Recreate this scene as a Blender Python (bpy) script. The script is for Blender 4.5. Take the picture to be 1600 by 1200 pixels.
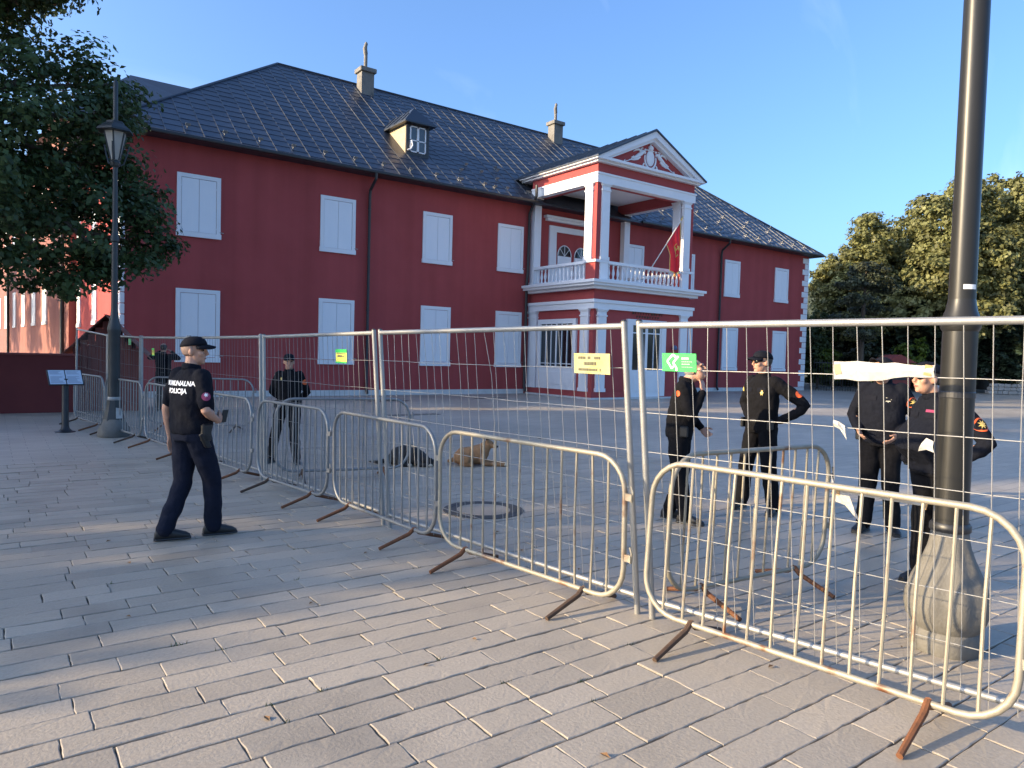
import bpy, bmesh, math, random
import numpy as np
from mathutils import Vector, Matrix, noise as mnoise
from mathutils.bvhtree import BVHTree
random.seed(7); rng = np.random.default_rng(11)
PI = math.pi
scene = bpy.context.scene
for o in list(bpy.data.objects): bpy.data.objects.remove(o)
COL = scene.collection

# ------------------------------------------------------------------ camera
cam_d = bpy.data.cameras.new('camera'); cam = bpy.data.objects.new('camera', cam_d); COL.objects.link(cam)
yaw, pitch, roll = math.radians(36.156), math.radians(-2.249), math.radians(1.556)
F = Vector((math.sin(yaw)*math.cos(pitch), math.cos(yaw)*math.cos(pitch), math.sin(pitch)))
rt = Vector((math.cos(yaw), -math.sin(yaw), 0)); up = rt.cross(F)
R = math.cos(roll)*rt + math.sin(roll)*up; U = -math.sin(roll)*rt + math.cos(roll)*up
cam.matrix_world = Matrix(((R.x,U.x,-F.x,0.0),(R.y,U.y,-F.y,-25.309),(R.z,U.z,-F.z,1.65),(0,0,0,1)))
cam_d.sensor_width = 36.0; cam_d.lens = 1118.13/1600*36.0; cam_d.clip_start = .05; cam_d.clip_end = 5000
scene.camera = cam

# ------------------------------------------------------------------ sky, sun, exposure
SUN_EL = math.radians(17.0); SUN_AZ = math.atan2(-.943, .334)      # sun stands to the left, a little behind the palace
world = bpy.data.worlds.new('World'); scene.world = world; world.use_nodes = True
wn = world.node_tree; bgn = wn.nodes['Background']
sky = wn.nodes.new('ShaderNodeTexSky'); sky.sky_type = 'NISHITA'; sky.sun_disc = False
sky.sun_elevation = SUN_EL; sky.sun_rotation = SUN_AZ; sky.altitude = 650; sky.air_density = 1.0; sky.dust_density = 6.0; sky.ozone_density = 5.6
# thin cirrus veil over the whole dome
wtc = wn.nodes.new('ShaderNodeTexCoord'); wmp = wn.nodes.new('ShaderNodeMapping'); wmp.inputs['Rotation'].default_value = (.3,.5,.9); wmp.inputs['Scale'].default_value = (1.2,7.0,3.0)
wnz = wn.nodes.new('ShaderNodeTexNoise'); wnz.inputs['Scale'].default_value = 1.1; wnz.inputs['Detail'].default_value = 7; wnz.inputs['Distortion'].default_value = .8
wmr = wn.nodes.new('ShaderNodeMapRange'); wmr.inputs[1].default_value = .56; wmr.inputs[2].default_value = .82; wmr.inputs[4].default_value = .16
wmx = wn.nodes.new('ShaderNodeMix'); wmx.data_type = 'RGBA'; wmx.inputs[7].default_value = (4.6,5.0,5.6,1)
wn.links.new(wtc.outputs['Generated'], wmp.inputs[0]); wn.links.new(wmp.outputs[0], wnz.inputs['Vector']); wn.links.new(wnz.outputs[0], wmr.inputs[0]); wn.links.new(wmr.outputs[0], wmx.inputs[0])
wn.links.new(sky.outputs[0], wmx.inputs[6]); wn.links.new(wmx.outputs[2], bgn.inputs[0]); bgn.inputs[1].default_value = .15
sun_d = bpy.data.lights.new('sun', 'SUN'); sun_d.energy = 3.4; sun_d.angle = math.radians(.6); sun_d.color = (1, .77, .47)
sun = bpy.data.objects.new('sun', sun_d); COL.objects.link(sun)
tosun = Vector((-.943*math.cos(SUN_EL), .334*math.cos(SUN_EL), math.sin(SUN_EL)))
sun.rotation_euler = tosun.to_track_quat('Z', 'Y').to_euler(); sun.location = (-30, 10, 40)
scene.view_settings.view_transform = 'Standard'; scene.view_settings.look = 'None'
scene.view_settings.exposure = 1.52; scene.view_settings.gamma = 1.0
scene.render.engine = 'CYCLES'
scene.cycles.max_bounces = 6; scene.cycles.diffuse_bounces = 3; scene.cycles.glossy_bounces = 3

# ------------------------------------------------------------------ helpers: objects
def link(o, parent=None):
    COL.objects.link(o)
    if parent is not None: o.parent = parent
    return o
def tag(o, label=None, cat=None, group=None, kind=None):
    if label: o['label'] = label
    if cat: o['category'] = cat
    if group: o['group'] = group
    if kind: o['kind'] = kind
    return o
def thing(name, label, cat, loc=(0,0,0), rz=0.0, group=None):
    o = bpy.data.objects.new(name, None); o.empty_display_size = .2
    o.location = loc; o.rotation_euler = (0,0,rz); link(o)
    return tag(o, label, cat, group)
def obj(name, me, mat=None, parent=None, loc=None, rz=None):
    o = bpy.data.objects.new(name, me)
    if mat is not None and len(me.materials) == 0: me.materials.append(mat)
    link(o, parent)
    if loc is not None: o.location = loc
    if rz is not None: o.rotation_euler = (0,0,rz)
    return o
def copy_tree(o, parent=None):
    c = o.copy(); COL.objects.link(c); c.parent = parent
    for ch in list(o.children): copy_tree(ch, c)
    return c

class MB:
    """collects polygons in one frame, build() links them as one mesh object"""
    def __init__(s): s.v = []; s.f = []; s.m = None
    def add(s, vs, fs):
        b = len(s.v); s.v += [tuple(p) for p in vs]; s.f += [tuple(i+b for i in f) for f in fs]; return s
    def box(s, x0, x1, y0, y1, z0, z1):
        return s.add([(x0,y0,z0),(x1,y0,z0),(x1,y1,z0),(x0,y1,z0),(x0,y0,z1),(x1,y0,z1),(x1,y1,z1),(x0,y1,z1)],
                     [(3,2,1,0),(4,5,6,7),(0,1,5,4),(1,2,6,5),(2,3,7,6),(3,0,4,7)])
    def obox(s, c, ax, ay, az):   # oriented box: centre and half axes
        c, ax, ay, az = Vector(c), Vector(ax), Vector(ay), Vector(az)
        P = [c+i*ax+j*ay+k*az for k in (-1,1) for i,j in ((-1,-1),(1,-1),(1,1),(-1,1))]
        return s.add(P, [(3,2,1,0),(4,5,6,7),(0,1,5,4),(1,2,6,5),(2,3,7,6),(3,0,4,7)])
    def bar(s, a, b, w, h, upv=(0,0,1)):
        a, b = Vector(a), Vector(b); d = (b-a); L = d.length; d.normalize()
        x = d.cross(Vector(upv));
        if x.length < 1e-4: x = d.cross(Vector((0,1,0)))
        x.normalize(); y = x.cross(d)
        return s.obox((a+b)/2, d*L/2, x*w/2, y*h/2)
    def prism(s, poly, d):        # closed polygon (3D points) extruded by d
        n = len(poly); d = Vector(d); P = [Vector(p) for p in poly]
        return s.add(P+[p+d for p in P], [tuple(range(n-1,-1,-1)), tuple(range(n,2*n))]+[(i,(i+1)%n,(i+1)%n+n,i+n) for i in range(n)])
    def tube(s, pts, r, n=8, closed=False, cap=True, ref=(0,0,1), flat=1.0):
        P = [Vector(p) for p in pts]; m = len(P); rs = r if hasattr(r,'__len__') else [r]*m
        V = []; ref = Vector(ref); prev = None
        for i in range(m):
            t = (P[(i+1)%m]-P[i-1]) if closed else (P[min(i+1,m-1)]-P[max(i-1,0)])
            if t.length < 1e-9: t = Vector((0,0,1))
            t.normalize()
            if prev is None:
                x = ref.cross(t)
                if x.length < 1e-3: x = Vector((1,0,0)).cross(t)
                if x.length < 1e-3: x = Vector((0,1,0)).cross(t)
            else: x = prev - t*prev.dot(t)
            x.normalize(); prev = x; y = t.cross(x)
            ri = rs[i]; ra, rb = ri if hasattr(ri,'__len__') else (ri, ri*flat)
            for k in range(n):
                a = 2*PI*k/n; V.append(P[i]+x*(ra*math.cos(a))+y*(rb*math.sin(a)))
        Fc = []
        for i in range(m if closed else m-1):
            j = (i+1)%m
            for k in range(n): Fc.append((i*n+k, i*n+(k+1)%n, j*n+(k+1)%n, j*n+k))
        if cap and not closed: Fc += [tuple(range(n-1,-1,-1)), tuple(range((m-1)*n, m*n))]
        return s.add(V, Fc)
    def lathe(s, prof, c=(0,0,0), n=16, rot=0.0, squash=None):   # prof: (r,z)
        V = []; c = Vector(c)
        for r, z in prof:
            for k in range(n):
                a = 2*PI*k/n+rot; q = squash(a, z) if squash else 1
                V.append((c.x+r*q*math.cos(a), c.y+r*q*math.sin(a), c.z+z))
        m = len(prof); Fc = [(i*n+k, i*n+(k+1)%n, (i+1)*n+(k+1)%n, (i+1)*n+k) for i in range(m-1) for k in range(n)]
        Fc += [tuple(range(n-1,-1,-1)), tuple(range((m-1)*n, m*n))]
        return s.add(V, Fc)
    def ball(s, c, r, n=10, m=7, M=None):
        rx, ry, rz = r if hasattr(r,'__len__') else (r,r,r); c = Vector(c); V = []
        for i in range(1, m):
            ph = PI*i/m
            for k in range(n):
                a = 2*PI*k/n; p = Vector((rx*math.sin(ph)*math.cos(a), ry*math.sin(ph)*math.sin(a), -rz*math.cos(ph)))
                V.append(c+(M@p if M else p))
        b = Vector((0,0,-rz)); t = Vector((0,0,rz))
        V += [c+(M@b if M else b), c+(M@t if M else t)]; q = (m-1)*n
        Fc = [(i*n+k, i*n+(k+1)%n, (i+1)*n+(k+1)%n, (i+1)*n+k) for i in range(m-2) for k in range(n)]
        Fc += [(q, (k+1)%n, k) for k in range(n)] + [(q+1, (m-2)*n+k, (m-2)*n+(k+1)%n) for k in range(n)]
        return s.add(V, Fc)
    def loft(s, rings, cap=True):  # rings: lists of points, same count
        n = len(rings[0]); V = [p for r in rings for p in r]
        Fc = [(i*n+k, i*n+(k+1)%n, (i+1)*n+(k+1)%n, (i+1)*n+k) for i in range(len(rings)-1) for k in range(n)]
        if cap: Fc += [tuple(range(n-1,-1,-1)), tuple(range((len(rings)-1)*n, len(rings)*n))]
        return s.add(V, Fc)
    def mesh(s, name, smooth=False, ang=None):
        me = bpy.data.meshes.new(name); me.from_pydata([tuple(p) for p in s.v], [], s.f); me.update()
        if smooth:
            me.shade_smooth()
            if ang: me.set_sharp_from_angle(angle=math.radians(ang))
        return me
    def build(s, name, mat=None, parent=None, loc=None, rz=None, smooth=False, ang=40):
        return obj(name, s.mesh(name, smooth, ang), mat, parent, loc, rz)

def bevel(o, w, seg=1):
    bm = bmesh.new(); bm.from_mesh(o.data); bmesh.ops.bevel(bm, geom=bm.edges[:], offset=w, segments=seg, affect='EDGES', profile=.6)
    bm.to_mesh(o.data); bm.free(); return o

# ------------------------------------------------------------------ helpers: materials
MATS = {}
def mat(name, col, rough=.6, metal=0.0, col2=None, nscale=6.0, namt=.5, bump=0.0, bscale=40.0, bdist=.01, spec=.5, detail=5, stretch=None, coat=0, col3=None, n3=1.5, t3=(.55,.75), rrange=0.0, sss=0.0, attr=None, attr_amt=.3, trans=0.0, streak=None):
    if name in MATS: return MATS[name]
    m = bpy.data.materials.new(name); m.use_nodes = True; MATS[name] = m
    nt = m.node_tree; N = nt.nodes; L = nt.links; b = N['Principled BSDF']
    b.inputs['Base Color'].default_value = (*col, 1); b.inputs['Roughness'].default_value = rough; b.inputs['Metallic'].default_value = metal
    b.inputs['Specular IOR Level'].default_value = spec; b.inputs['Coat Weight'].default_value = coat
    if sss: b.inputs['Subsurface Weight'].default_value = sss; b.inputs['Subsurface Radius'].default_value = (.01,.004,.002)
    tc = N.new('ShaderNodeTexCoord'); src = tc.outputs['Object']
    if stretch:
        mp = N.new('ShaderNodeMapping'); mp.inputs['Scale'].default_value = stretch; L.new(src, mp.inputs[0]); src = mp.outputs[0]
    out = None
    if col2:
        nz = N.new('ShaderNodeTexNoise'); nz.inputs['Scale'].default_value = nscale; nz.inputs['Detail'].default_value = detail; nz.inputs['Roughness'].default_value = .62
        L.new(src, nz.inputs['Vector'])
        rp = N.new('ShaderNodeValToRGB'); e = rp.color_ramp.elements
        e[0].position = .5-.5*(1-namt)-.001; e[1].position = .5+.5*(1-namt)+.001
        e[0].color = (*col,1); e[1].color = (*col2,1); L.new(nz.outputs[0], rp.inputs[0]); out = rp.outputs[0]
        if rrange:
            mr = N.new('ShaderNodeMapRange'); mr.inputs[3].default_value = rough-rrange; mr.inputs[4].default_value = rough+rrange
            L.new(nz.outputs[0], mr.inputs[0]); L.new(mr.outputs[0], b.inputs['Roughness'])
    if col3:
        n2 = N.new('ShaderNodeTexNoise'); n2.inputs['Scale'].default_value = n3; n2.inputs['Detail'].default_value = 6; L.new(src, n2.inputs['Vector'])
        r2 = N.new('ShaderNodeMapRange'); r2.inputs[1].default_value = t3[0]; r2.inputs[2].default_value = t3[1]; L.new(n2.outputs[0], r2.inputs[0])
        mx = N.new('ShaderNodeMix'); mx.data_type = 'RGBA'; L.new(r2.outputs[0], mx.inputs[0])
        if out: L.new(out, mx.inputs[6])
        else: mx.inputs[6].default_value = (*col,1)
        mx.inputs[7].default_value = (*col3,1); out = mx.outputs[2]
    if streak:      # rain streaks: narrow in plan, long in height
        mp2 = N.new('ShaderNodeMapping'); mp2.inputs['Scale'].default_value = (streak[1]*4,streak[1]*4,streak[1]*.12); L.new(tc.outputs['Object'], mp2.inputs[0])
        n4 = N.new('ShaderNodeTexNoise'); n4.inputs['Scale'].default_value = 1.0; n4.inputs['Detail'].default_value = 5; L.new(mp2.outputs[0], n4.inputs['Vector'])
        r4 = N.new('ShaderNodeMapRange'); r4.inputs[1].default_value = .35; r4.inputs[2].default_value = .7; r4.inputs[3].default_value = 1.06; r4.inputs[4].default_value = streak[0]; L.new(n4.outputs[0], r4.inputs[0])
        m4 = N.new('ShaderNodeVectorMath'); m4.operation = 'SCALE'; L.new(out, m4.inputs[0]); L.new(r4.outputs[0], m4.inputs['Scale']); out = m4.outputs[0]
    if attr:
        at = N.new('ShaderNodeAttribute'); at.attribute_name = attr
        r3 = N.new('ShaderNodeMapRange'); r3.inputs[3].default_value = 1-attr_amt; r3.inputs[4].default_value = 1+attr_amt; L.new(at.outputs['Fac'], r3.inputs[0])
        mu = N.new('ShaderNodeVectorMath'); mu.operation = 'SCALE'
        if out: L.new(out, mu.inputs[0])
        else: mu.inputs[0].default_value = col
        L.new(r3.outputs[0], mu.inputs['Scale']); out = mu.outputs[0]
    if out: L.new(out, b.inputs['Base Color'])
    if bump:
        nb = N.new('ShaderNodeTexNoise'); nb.inputs['Scale'].default_value = bscale; nb.inputs['Detail'].default_value = 6; L.new(src, nb.inputs['Vector'])
        bp = N.new('ShaderNodeBump'); bp.inputs['Strength'].default_value = bump; bp.inputs['Distance'].default_value = bdist
        L.new(nb.outputs[0], bp.inputs['Height']); L.new(bp.outputs[0], b.inputs['Normal'])
    if trans:
        tr = N.new('ShaderNodeBsdfTranslucent'); mxs = N.new('ShaderNodeMixShader'); mxs.inputs[0].default_value = trans
        if out: L.new(out, tr.inputs[0])
        else: tr.inputs[0].default_value = (*col,1)
        L.new(b.outputs[0], mxs.inputs[1]); L.new(tr.outputs[0], mxs.inputs[2]); L.new(mxs.outputs[0], N['Material Output'].inputs[0])
    return m

M_red = mat('red_render', (.355,.066,.064), .9, col2=(.395,.078,.074), nscale=1.3, namt=.45, bump=.25, bscale=90, bdist=.004, col3=(.33,.062,.057), n3=.5, t3=(.52,.8), spec=.25, streak=(.90,.5))
M_redfine = mat('red_trim', (.355,.066,.064), .85, col2=(.395,.078,.074), nscale=3, bump=.2, bscale=90, bdist=.003, spec=.25)
M_white = mat('white_paint', (.76,.77,.78), .65, col2=(.82,.82,.82), nscale=2.5, bump=.12, bscale=60, bdist=.002)
M_shut = mat('shutter_paint', (.79,.81,.83), .55, col2=(.83,.84,.85), nscale=3, stretch=(4,4,.6), bump=.1, bscale=50, bdist=.002)
M_stucco = mat('white_stucco', (.56,.55,.52), .8, col2=(.66,.65,.63), nscale=4, bump=.3, bscale=50, bdist=.004, col3=(.43,.42,.40), n3=2.2, t3=(.58,.8))
M_roof = mat('roof_metal', (.038,.048,.068), .42, metal=.3, col2=(.056,.070,.093), nscale=2.2, bump=.25, bscale=9, bdist=.01, rrange=.12, spec=.6, attr='tint', attr_amt=.22)
M_seam = mat('seam_metal', (.055,.062,.075), .42, metal=.4, col2=(.17,.18,.195), nscale=.9, namt=.15)
M_dark = mat('dark_metal', (.016,.017,.019), .42, col2=(.028,.028,.03), nscale=7, bump=.15, bscale=60, bdist=.003)
M_dormer = mat('dormer_cheek', (.42,.34,.22), .8, col2=(.52,.43,.29), nscale=5, bump=.2, bscale=40, bdist=.004)
M_chim = mat('chimney_render', (.15,.14,.125), .85, col2=(.22,.205,.18), nscale=6, bump=.4, bscale=40, bdist=.006, col3=(.09,.085,.08), n3=3)
M_glass = mat('dark_glass', (.012,.015,.018), .06, spec=.8)
M_gold = mat('gold_paint', (.62,.42,.10), .45, col2=(.70,.50,.14), nscale=12)
M_galv = mat('galvanised', (.29,.29,.28), .48, metal=.55, col2=(.39,.385,.365), nscale=9, namt=.4, bump=.15, bscale=80, bdist=.001, col3=(.38,.35,.30), n3=6, t3=(.6,.75))
M_barr = mat('worn_barrier_paint', (.27,.24,.18), .5, metal=.3, col2=(.38,.345,.27), nscale=8, namt=.4, bump=.25, bscale=70, bdist=.002, col3=(.17,.065,.025), n3=5, t3=(.60,.72))
M_barrg = mat('barrier_zinc', (.20,.205,.205), .48, metal=.45, col2=(.28,.28,.27), nscale=8, namt=.4, bump=.2, bscale=70, bdist=.0015, col3=(.24,.17,.11), n3=5, t3=(.66,.78))
M_rust = mat('rust', (.10,.042,.018), .8, col2=(.20,.075,.028), nscale=18, bump=.4, bscale=60, bdist=.003)
M_rustdk = mat('rusted_foot', (.045,.03,.022), .75, col2=(.10,.055,.03), nscale=14, bump=.4, bscale=60, bdist=.003)

# ------------------------------------------------------------------ ground: plaza sheet, near paving stones
def plaza_material():
    m = bpy.data.materials.new('plaza_paving'); m.use_nodes = True; nt = m.node_tree; N = nt.nodes; L = nt.links; b = N['Principled BSDF']
    tc = N.new('ShaderNodeTexCoord')
    w = N.new('ShaderNodeTexNoise'); w.inputs['Scale'].default_value = .9; w.inputs['Detail'].default_value = 3; L.new(tc.outputs['Object'], w.inputs['Vector'])
    wm = N.new('ShaderNodeVectorMath'); wm.operation = 'MULTIPLY_ADD'; wm.inputs[1].default_value = (.05,.03,0); L.new(w.outputs['Color'], wm.inputs[0]); L.new(tc.outputs['Object'], wm.inputs[2])
    br = N.new('ShaderNodeTexBrick'); br.inputs['Scale'].default_value = 1; br.inputs['Brick Width'].default_value = .50; br.inputs['Row Height'].default_value = .195
    br.inputs['Mortar Size'].default_value = .005; br.inputs['Mortar Smooth'].default_value = .3; br.inputs['Bias'].default_value = 0; br.offset = .43
    br.inputs['Color1'].default_value = (.36,.318,.26,1); br.inputs['Color2'].default_value = (.42,.375,.31,1); br.inputs['Mortar'].default_value = (.20,.18,.155,1)
    L.new(wm.outputs[0], br.inputs['Vector'])
    n1 = N.new('ShaderNodeTexNoise'); n1.inputs['Scale'].default_value = .35; n1.inputs['Detail'].default_value = 7; L.new(tc.outputs['Object'], n1.inputs['Vector'])
    r1 = N.new('ShaderNodeMapRange'); r1.inputs[1].default_value = .3; r1.inputs[2].default_value = .7; r1.inputs[3].default_value = .8; r1.inputs[4].default_value = 1.15; L.new(n1.outputs[0], r1.inputs[0])
    sc = N.new('ShaderNodeVectorMath'); sc.operation = 'SCALE'; L.new(br.outputs['Color'], sc.inputs[0]); L.new(r1.outputs[0], sc.inputs['Scale'])
    n2 = N.new('ShaderNodeTexNoise'); n2.inputs['Scale'].default_value = 60; n2.inputs['Detail'].default_value = 5; L.new(tc.outputs['Object'], n2.inputs['Vector'])
    r2 = N.new('ShaderNodeMapRange'); r2.inputs[3].default_value = .82; r2.inputs[4].default_value = 1.18; L.new(n2.outputs[0], r2.inputs[0])
    s2 = N.new('ShaderNodeVectorMath'); s2.operation = 'SCALE'; L.new(sc.outputs[0], s2.inputs[0]); L.new(r2.outputs[0], s2.inputs['Scale']); L.new(s2.outputs[0], b.inputs['Base Color'])
    b.inputs['Roughness'].default_value = .45; b.inputs['Specular IOR Level'].default_value = .5
    mx = N.new('ShaderNodeMath'); mx.operation = 'MULTIPLY_ADD'; mx.inputs[1].default_value = -1.6; L.new(br.outputs['Fac'], mx.inputs[0]); L.new(n2.outputs[0], mx.inputs[2])
    bp = N.new('ShaderNodeBump'); bp.inputs['Strength'].default_value = .55; bp.inputs['Distance'].default_value = .012; L.new(mx.outputs[0], bp.inputs['Height']); L.new(bp.outputs[0], b.inputs['Normal'])
    return m
M_plaza = plaza_material()
M_dirt = mat('joint_sand', (.07,.061,.046), .95, col2=(.14,.122,.094), nscale=25, bump=.5, bscale=80, bdist=.006)
M_stone = mat('paving_stone', (.30,.258,.202), .46, col2=(.405,.352,.28), nscale=55, namt=.5, bump=.42, bscale=60, bdist=.006, col3=(.235,.205,.163), n3=1.3, t3=(.52,.8), attr='tint', attr_amt=.13, spec=.5, rrange=.1)
M_earth = mat('earth', (.07,.065,.035), .95, col2=(.045,.06,.02), nscale=.3, bump=.5, bscale=5, bdist=.05)

NX0, NX1, NY0, NY1 = -3.0, 9.0, -25.2, -13.6     # patch of ground that carries modelled stones
g = MB()
X0, X1, Y0, Y1 = -60, 75, -60, 60
for a in ((X0,NX0,Y0,Y1),(NX1,X1,Y0,Y1),(NX0,NX1,Y0,NY0),(NX0,NX1,NY1,Y1)):
    g.add([(a[0],a[2],0),(a[1],a[2],0),(a[1],a[3],0),(a[0],a[3],0)], [(0,1,2,3)])
plaza = tag(g.build('plaza', M_plaza), kind='structure')
g = MB(); g.add([(-3000,-3000,-.35),(3000,-3000,-.35),(3000,3000,-.35),(-3000,3000,-.35)], [(0,1,2,3)])
tag(g.build('ground', M_earth), kind='structure')
g = MB(); g.add([(NX0-.05,NY0-.05,-.011),(NX1+.05,NY0-.05,-.011),(NX1+.05,NY1+.05,-.011),(NX0-.05,NY1+.05,-.011)], [(0,1,2,3)])
bed = g.build('joint_bed', M_dirt, plaza)

cpos = Vector((0,-25.309,1.65))
def in_view(p, margin=.12):
    d = Vector(p)-cpos; z = d.dot(F)
    return z > .3 and abs(d.dot(R)/z) < 800/1118.13+margin and abs(d.dot(U)/z) < 600/1118.13+margin
MAN = (4.25, -19.04)
def stone_geo(x0, x1, y0, y1):
    j = lambda a: random.uniform(-a, a)
    zt = random.gauss(0, .0013); tx, ty = random.gauss(0,.0025), random.gauss(0,.005)
    W, H = x1-x0, y1-y0; cx, cy = (x0+x1)/2, (y0+y1)/2
    nx = max(3, int(W/.055)); ring = []; e_ = random.uniform(.002,.0055)
    for i in range(nx+1): ring.append((x0+W*i/nx+ (j(.004) if 0<i<nx else 0), y0+j(e_)))
    for i in range(1,4): ring.append((x1+j(e_), y0+H*i/4))
    for i in range(nx+1): ring.append((x1-W*i/nx, y1+j(e_)))
    for i in range(1,4): ring.append((x0+j(e_), y1-H*i/4))
    r = .0045; n = len(ring)
    # round corners a little
    def inset(p, d): return (p[0]-math.copysign(min(d,abs(p[0]-cx)),p[0]-cx) if abs(p[0]-cx)>W/2-.02 else p[0], p[1]-math.copysign(d,p[1]-cy) if abs(p[1]-cy)>H/2-.02 else p[1])
    h = lambda p: zt+tx*(p[0]-cx)+ty*(p[1]-cy)
    V = [(p[0],p[1],-.02) for p in ring]+[(p[0],p[1],h(p)-.0032) for p in ring]
    q = [inset(p, r) for p in ring]; V += [(p[0],p[1],h(p)+random.gauss(0,.0006)) for p in q]
    Fs = [(a+i, a+(i+1)%n, a+n+(i+1)%n, a+n+i) for a in (0,n) for i in range(n)]
    # crowned top: fan to a spine
    V += [(cx,cy,h((cx,cy))+.0006)]; c = 3*n
    Fs += [(2*n+i, 2*n+(i+1)%n, c) for i in range(n)]
    return V, Fs
stones = []
y = NY0
while y < NY1-.05:
    rowh = random.uniform(.175,.212); gap = random.uniform(.004,.008) if random.random()<.7 else random.uniform(.009,.016)
    if y+rowh > NY1: rowh = NY1-y
    x = NX0-random.uniform(0,.5)
    while x < NX1:
        w = random.choice((.33,.38,.44,.5,.56,.62)) + random.uniform(-.03,.03)
        g2 = random.uniform(.003,.009)
        xa, xb = max(x+g2/2, NX0), min(x+w-g2/2, NX1)
        if xb-xa > .06:
            cx, cy = (xa+xb)/2, y+rowh/2
            if math.hypot(cx-MAN[0], cy-MAN[1]) > .12:
                stones.append((xa,xb,y+gap/2,y+rowh-gap/2))
        x += w
    y += rowh
stones.sort(key=lambda s: (Vector(((s[0]+s[1])/2,(s[2]+s[3])/2,0))-cpos).length + (0 if in_view(((s[0]+s[1])/2,(s[2]+s[3])/2,0),0) else 3))
print('stones', len(stones))
VV, FF, TT = [], [], []
for i, s in enumerate(stones):
    V, Fs = stone_geo(*s); t = min(1,max(0,random.gauss(.5,.24)))
    if i < 300:
        me = bpy.data.meshes.new('paving_stone'); me.from_pydata(V, [], Fs)
        me.attributes.new('tint','FLOAT','POINT').data.foreach_set('value', [t]*len(V)); obj('paving_stone', me, M_stone, plaza)
    else:
        b = len(VV); VV += V; FF += [tuple(k+b for k in f) for f in Fs]; TT += [t]*len(V)
me = bpy.data.meshes.new('distant_paving'); me.from_pydata(VV, [], FF)
me.attributes.new('tint','FLOAT','POINT').data.foreach_set('value', TT)
tag(obj('distant_paving', me, M_stone, plaza), kind='stuff')

# weeds in the joints and a few dry leaves: nobody could count them
b = MB()
for s_ in random.sample(stones[:420], 46):
    x, y = random.choice((s_[0],s_[1])), random.choice((s_[2],s_[3]))
    for k in range(random.randint(4,11)):
        a = random.uniform(0,2*PI); r = random.uniform(.004,.03); px_, py_ = x+random.gauss(0,.018), y+random.gauss(0,.006); h = random.uniform(.006,.022)
        b.add([(px_-.003,py_,-.008),(px_+.003,py_,-.008),(px_+r*math.cos(a),py_+r*math.sin(a)*.6,h)],[(0,1,2)])
tag(b.build('joint_weeds', mat('weed_green',(.05,.085,.02),.7,col2=(.09,.12,.03),nscale=30)), kind='stuff')
b = MB()
for _ in range(26):
    x, y = random.uniform(.5,5), random.uniform(-24.2,-18); s_ = random.uniform(.010,.024); a = random.uniform(0,6.3); c_, d_ = math.cos(a), math.sin(a)
    P_ = [(-1.2,0,.003),(-.2,-.6,.010),(1.2,0,.004),(-.1,.6,.012)]; b.add([(x+s_*(p[0]*c_-p[1]*d_),y+s_*(p[0]*d_+p[1]*c_),p[2]+.002) for p in P_],[(0,1,2,3)])
tag(b.build('leaf_litter', mat('dry_leaf',(.16,.075,.03),.8,col2=(.26,.16,.07),nscale=40)), kind='stuff')
# ------------------------------------------------------------------ palace
PX0, PX1, PD, EZ = 3.3, 41.0, 14.0, 8.30
RX0, RX1, RY0, RY1, RZ0, RZ1 = PX0-.6, PX1+.6, -.6, PD+.6, 8.35, 14.25
palace = thing('palace', 'long two-storey red palace with closed white shutters and dark metal hip roof', 'palace', (PX0,0,0))
pl = -Vector(palace.location)
def part(mb, name, m, smooth=False, ang=40): return mb.build(name, m, palace, pl, smooth=smooth, ang=ang)
part(MB().box(PX0,PX1,0,PD,0,EZ), 'wall', M_red)
b = MB(); b.box(PX0-.03,19.1,-.03,.02,0,.2).box(25.3,PX1+.03,-.03,.02,0,.2); part(b, 'plinth', M_stucco)
# quoins on both front corners
for cx, sgn in ((PX1,-1),(PX0,1)):
    z = .22; k = 0
    while z < EZ-.3:
        w, dpt = ((.62,.36) if k%2==0 else (.38,.62)) if sgn<0 else ((.10,.36) if k%2==0 else (.10,.62))
        b = MB(); xa, xb = sorted((cx-sgn*.035, cx+sgn*w)); b.box(xa,xb,-.035,dpt,z,z+.325)
        bevel(part(b,'quoin',M_white),.02); z += .345; k += 1
def shutter_window(parent, loc, rz, w, h, m_frame=M_white, m_leaf=M_shut):
    b = MB(); t = .13
    b.box(-w/2,-w/2+t,-.05,.0,0,h).box(w/2-t,w/2,-.05,.0,0,h).box(-w/2+t,w/2-t,-.05,.0,h-t,h).box(-w/2-.02,w/2+.02,-.075,.0,-.03,t)
    f = b.build('window', m_frame, parent, loc, rz)
    for s in (-1,1):
        b = MB(); x0, x1 = sorted((s*.006, s*(w/2-t-.012)))
        b.box(x0,x1,-.034,-.001,t+.012,h-t-.012)
        lf = b.build('shutter', m_leaf, f)
        b = MB()
        for zz in (.28,h-.42): b.box(s*(w/2-t)-.05 if s>0 else s*(w/2-t)-.01, s*(w/2-t)+.01 if s>0 else s*(w/2-t)+.05, -.046,-.034, zz, zz+.035)
        b.build('hinge', M_shut, f)
    b = MB(); b.bar((w/2-.03,-.06,.2),(w/2+.10,-.06,.19),.02,.02); b.build('shutter_stay', M_galv, f)
    return f
WX = (5.56, 10.36, 14.57, 18.20, 25.74, 29.6, 33.50, 38.20)
for x in WX:
    up_ = shutter_window(palace, Vector((x,-.001,5.29))+pl, 0, 1.35, 2.0)
    if not 19 < x < 27: shutter_window(palace, Vector((x,-.001,1.19))+pl, 0, 1.37, 2.37)
for y in (6.7, 12.7):
    shutter_window(palace, Vector((PX0-.001,y,2.45))+pl, -PI/2, 1.37, 2.4)
    shutter_window(palace, Vector((PX0-.001,y,5.6))+pl, -PI/2, 1.37, 2.0)
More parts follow.
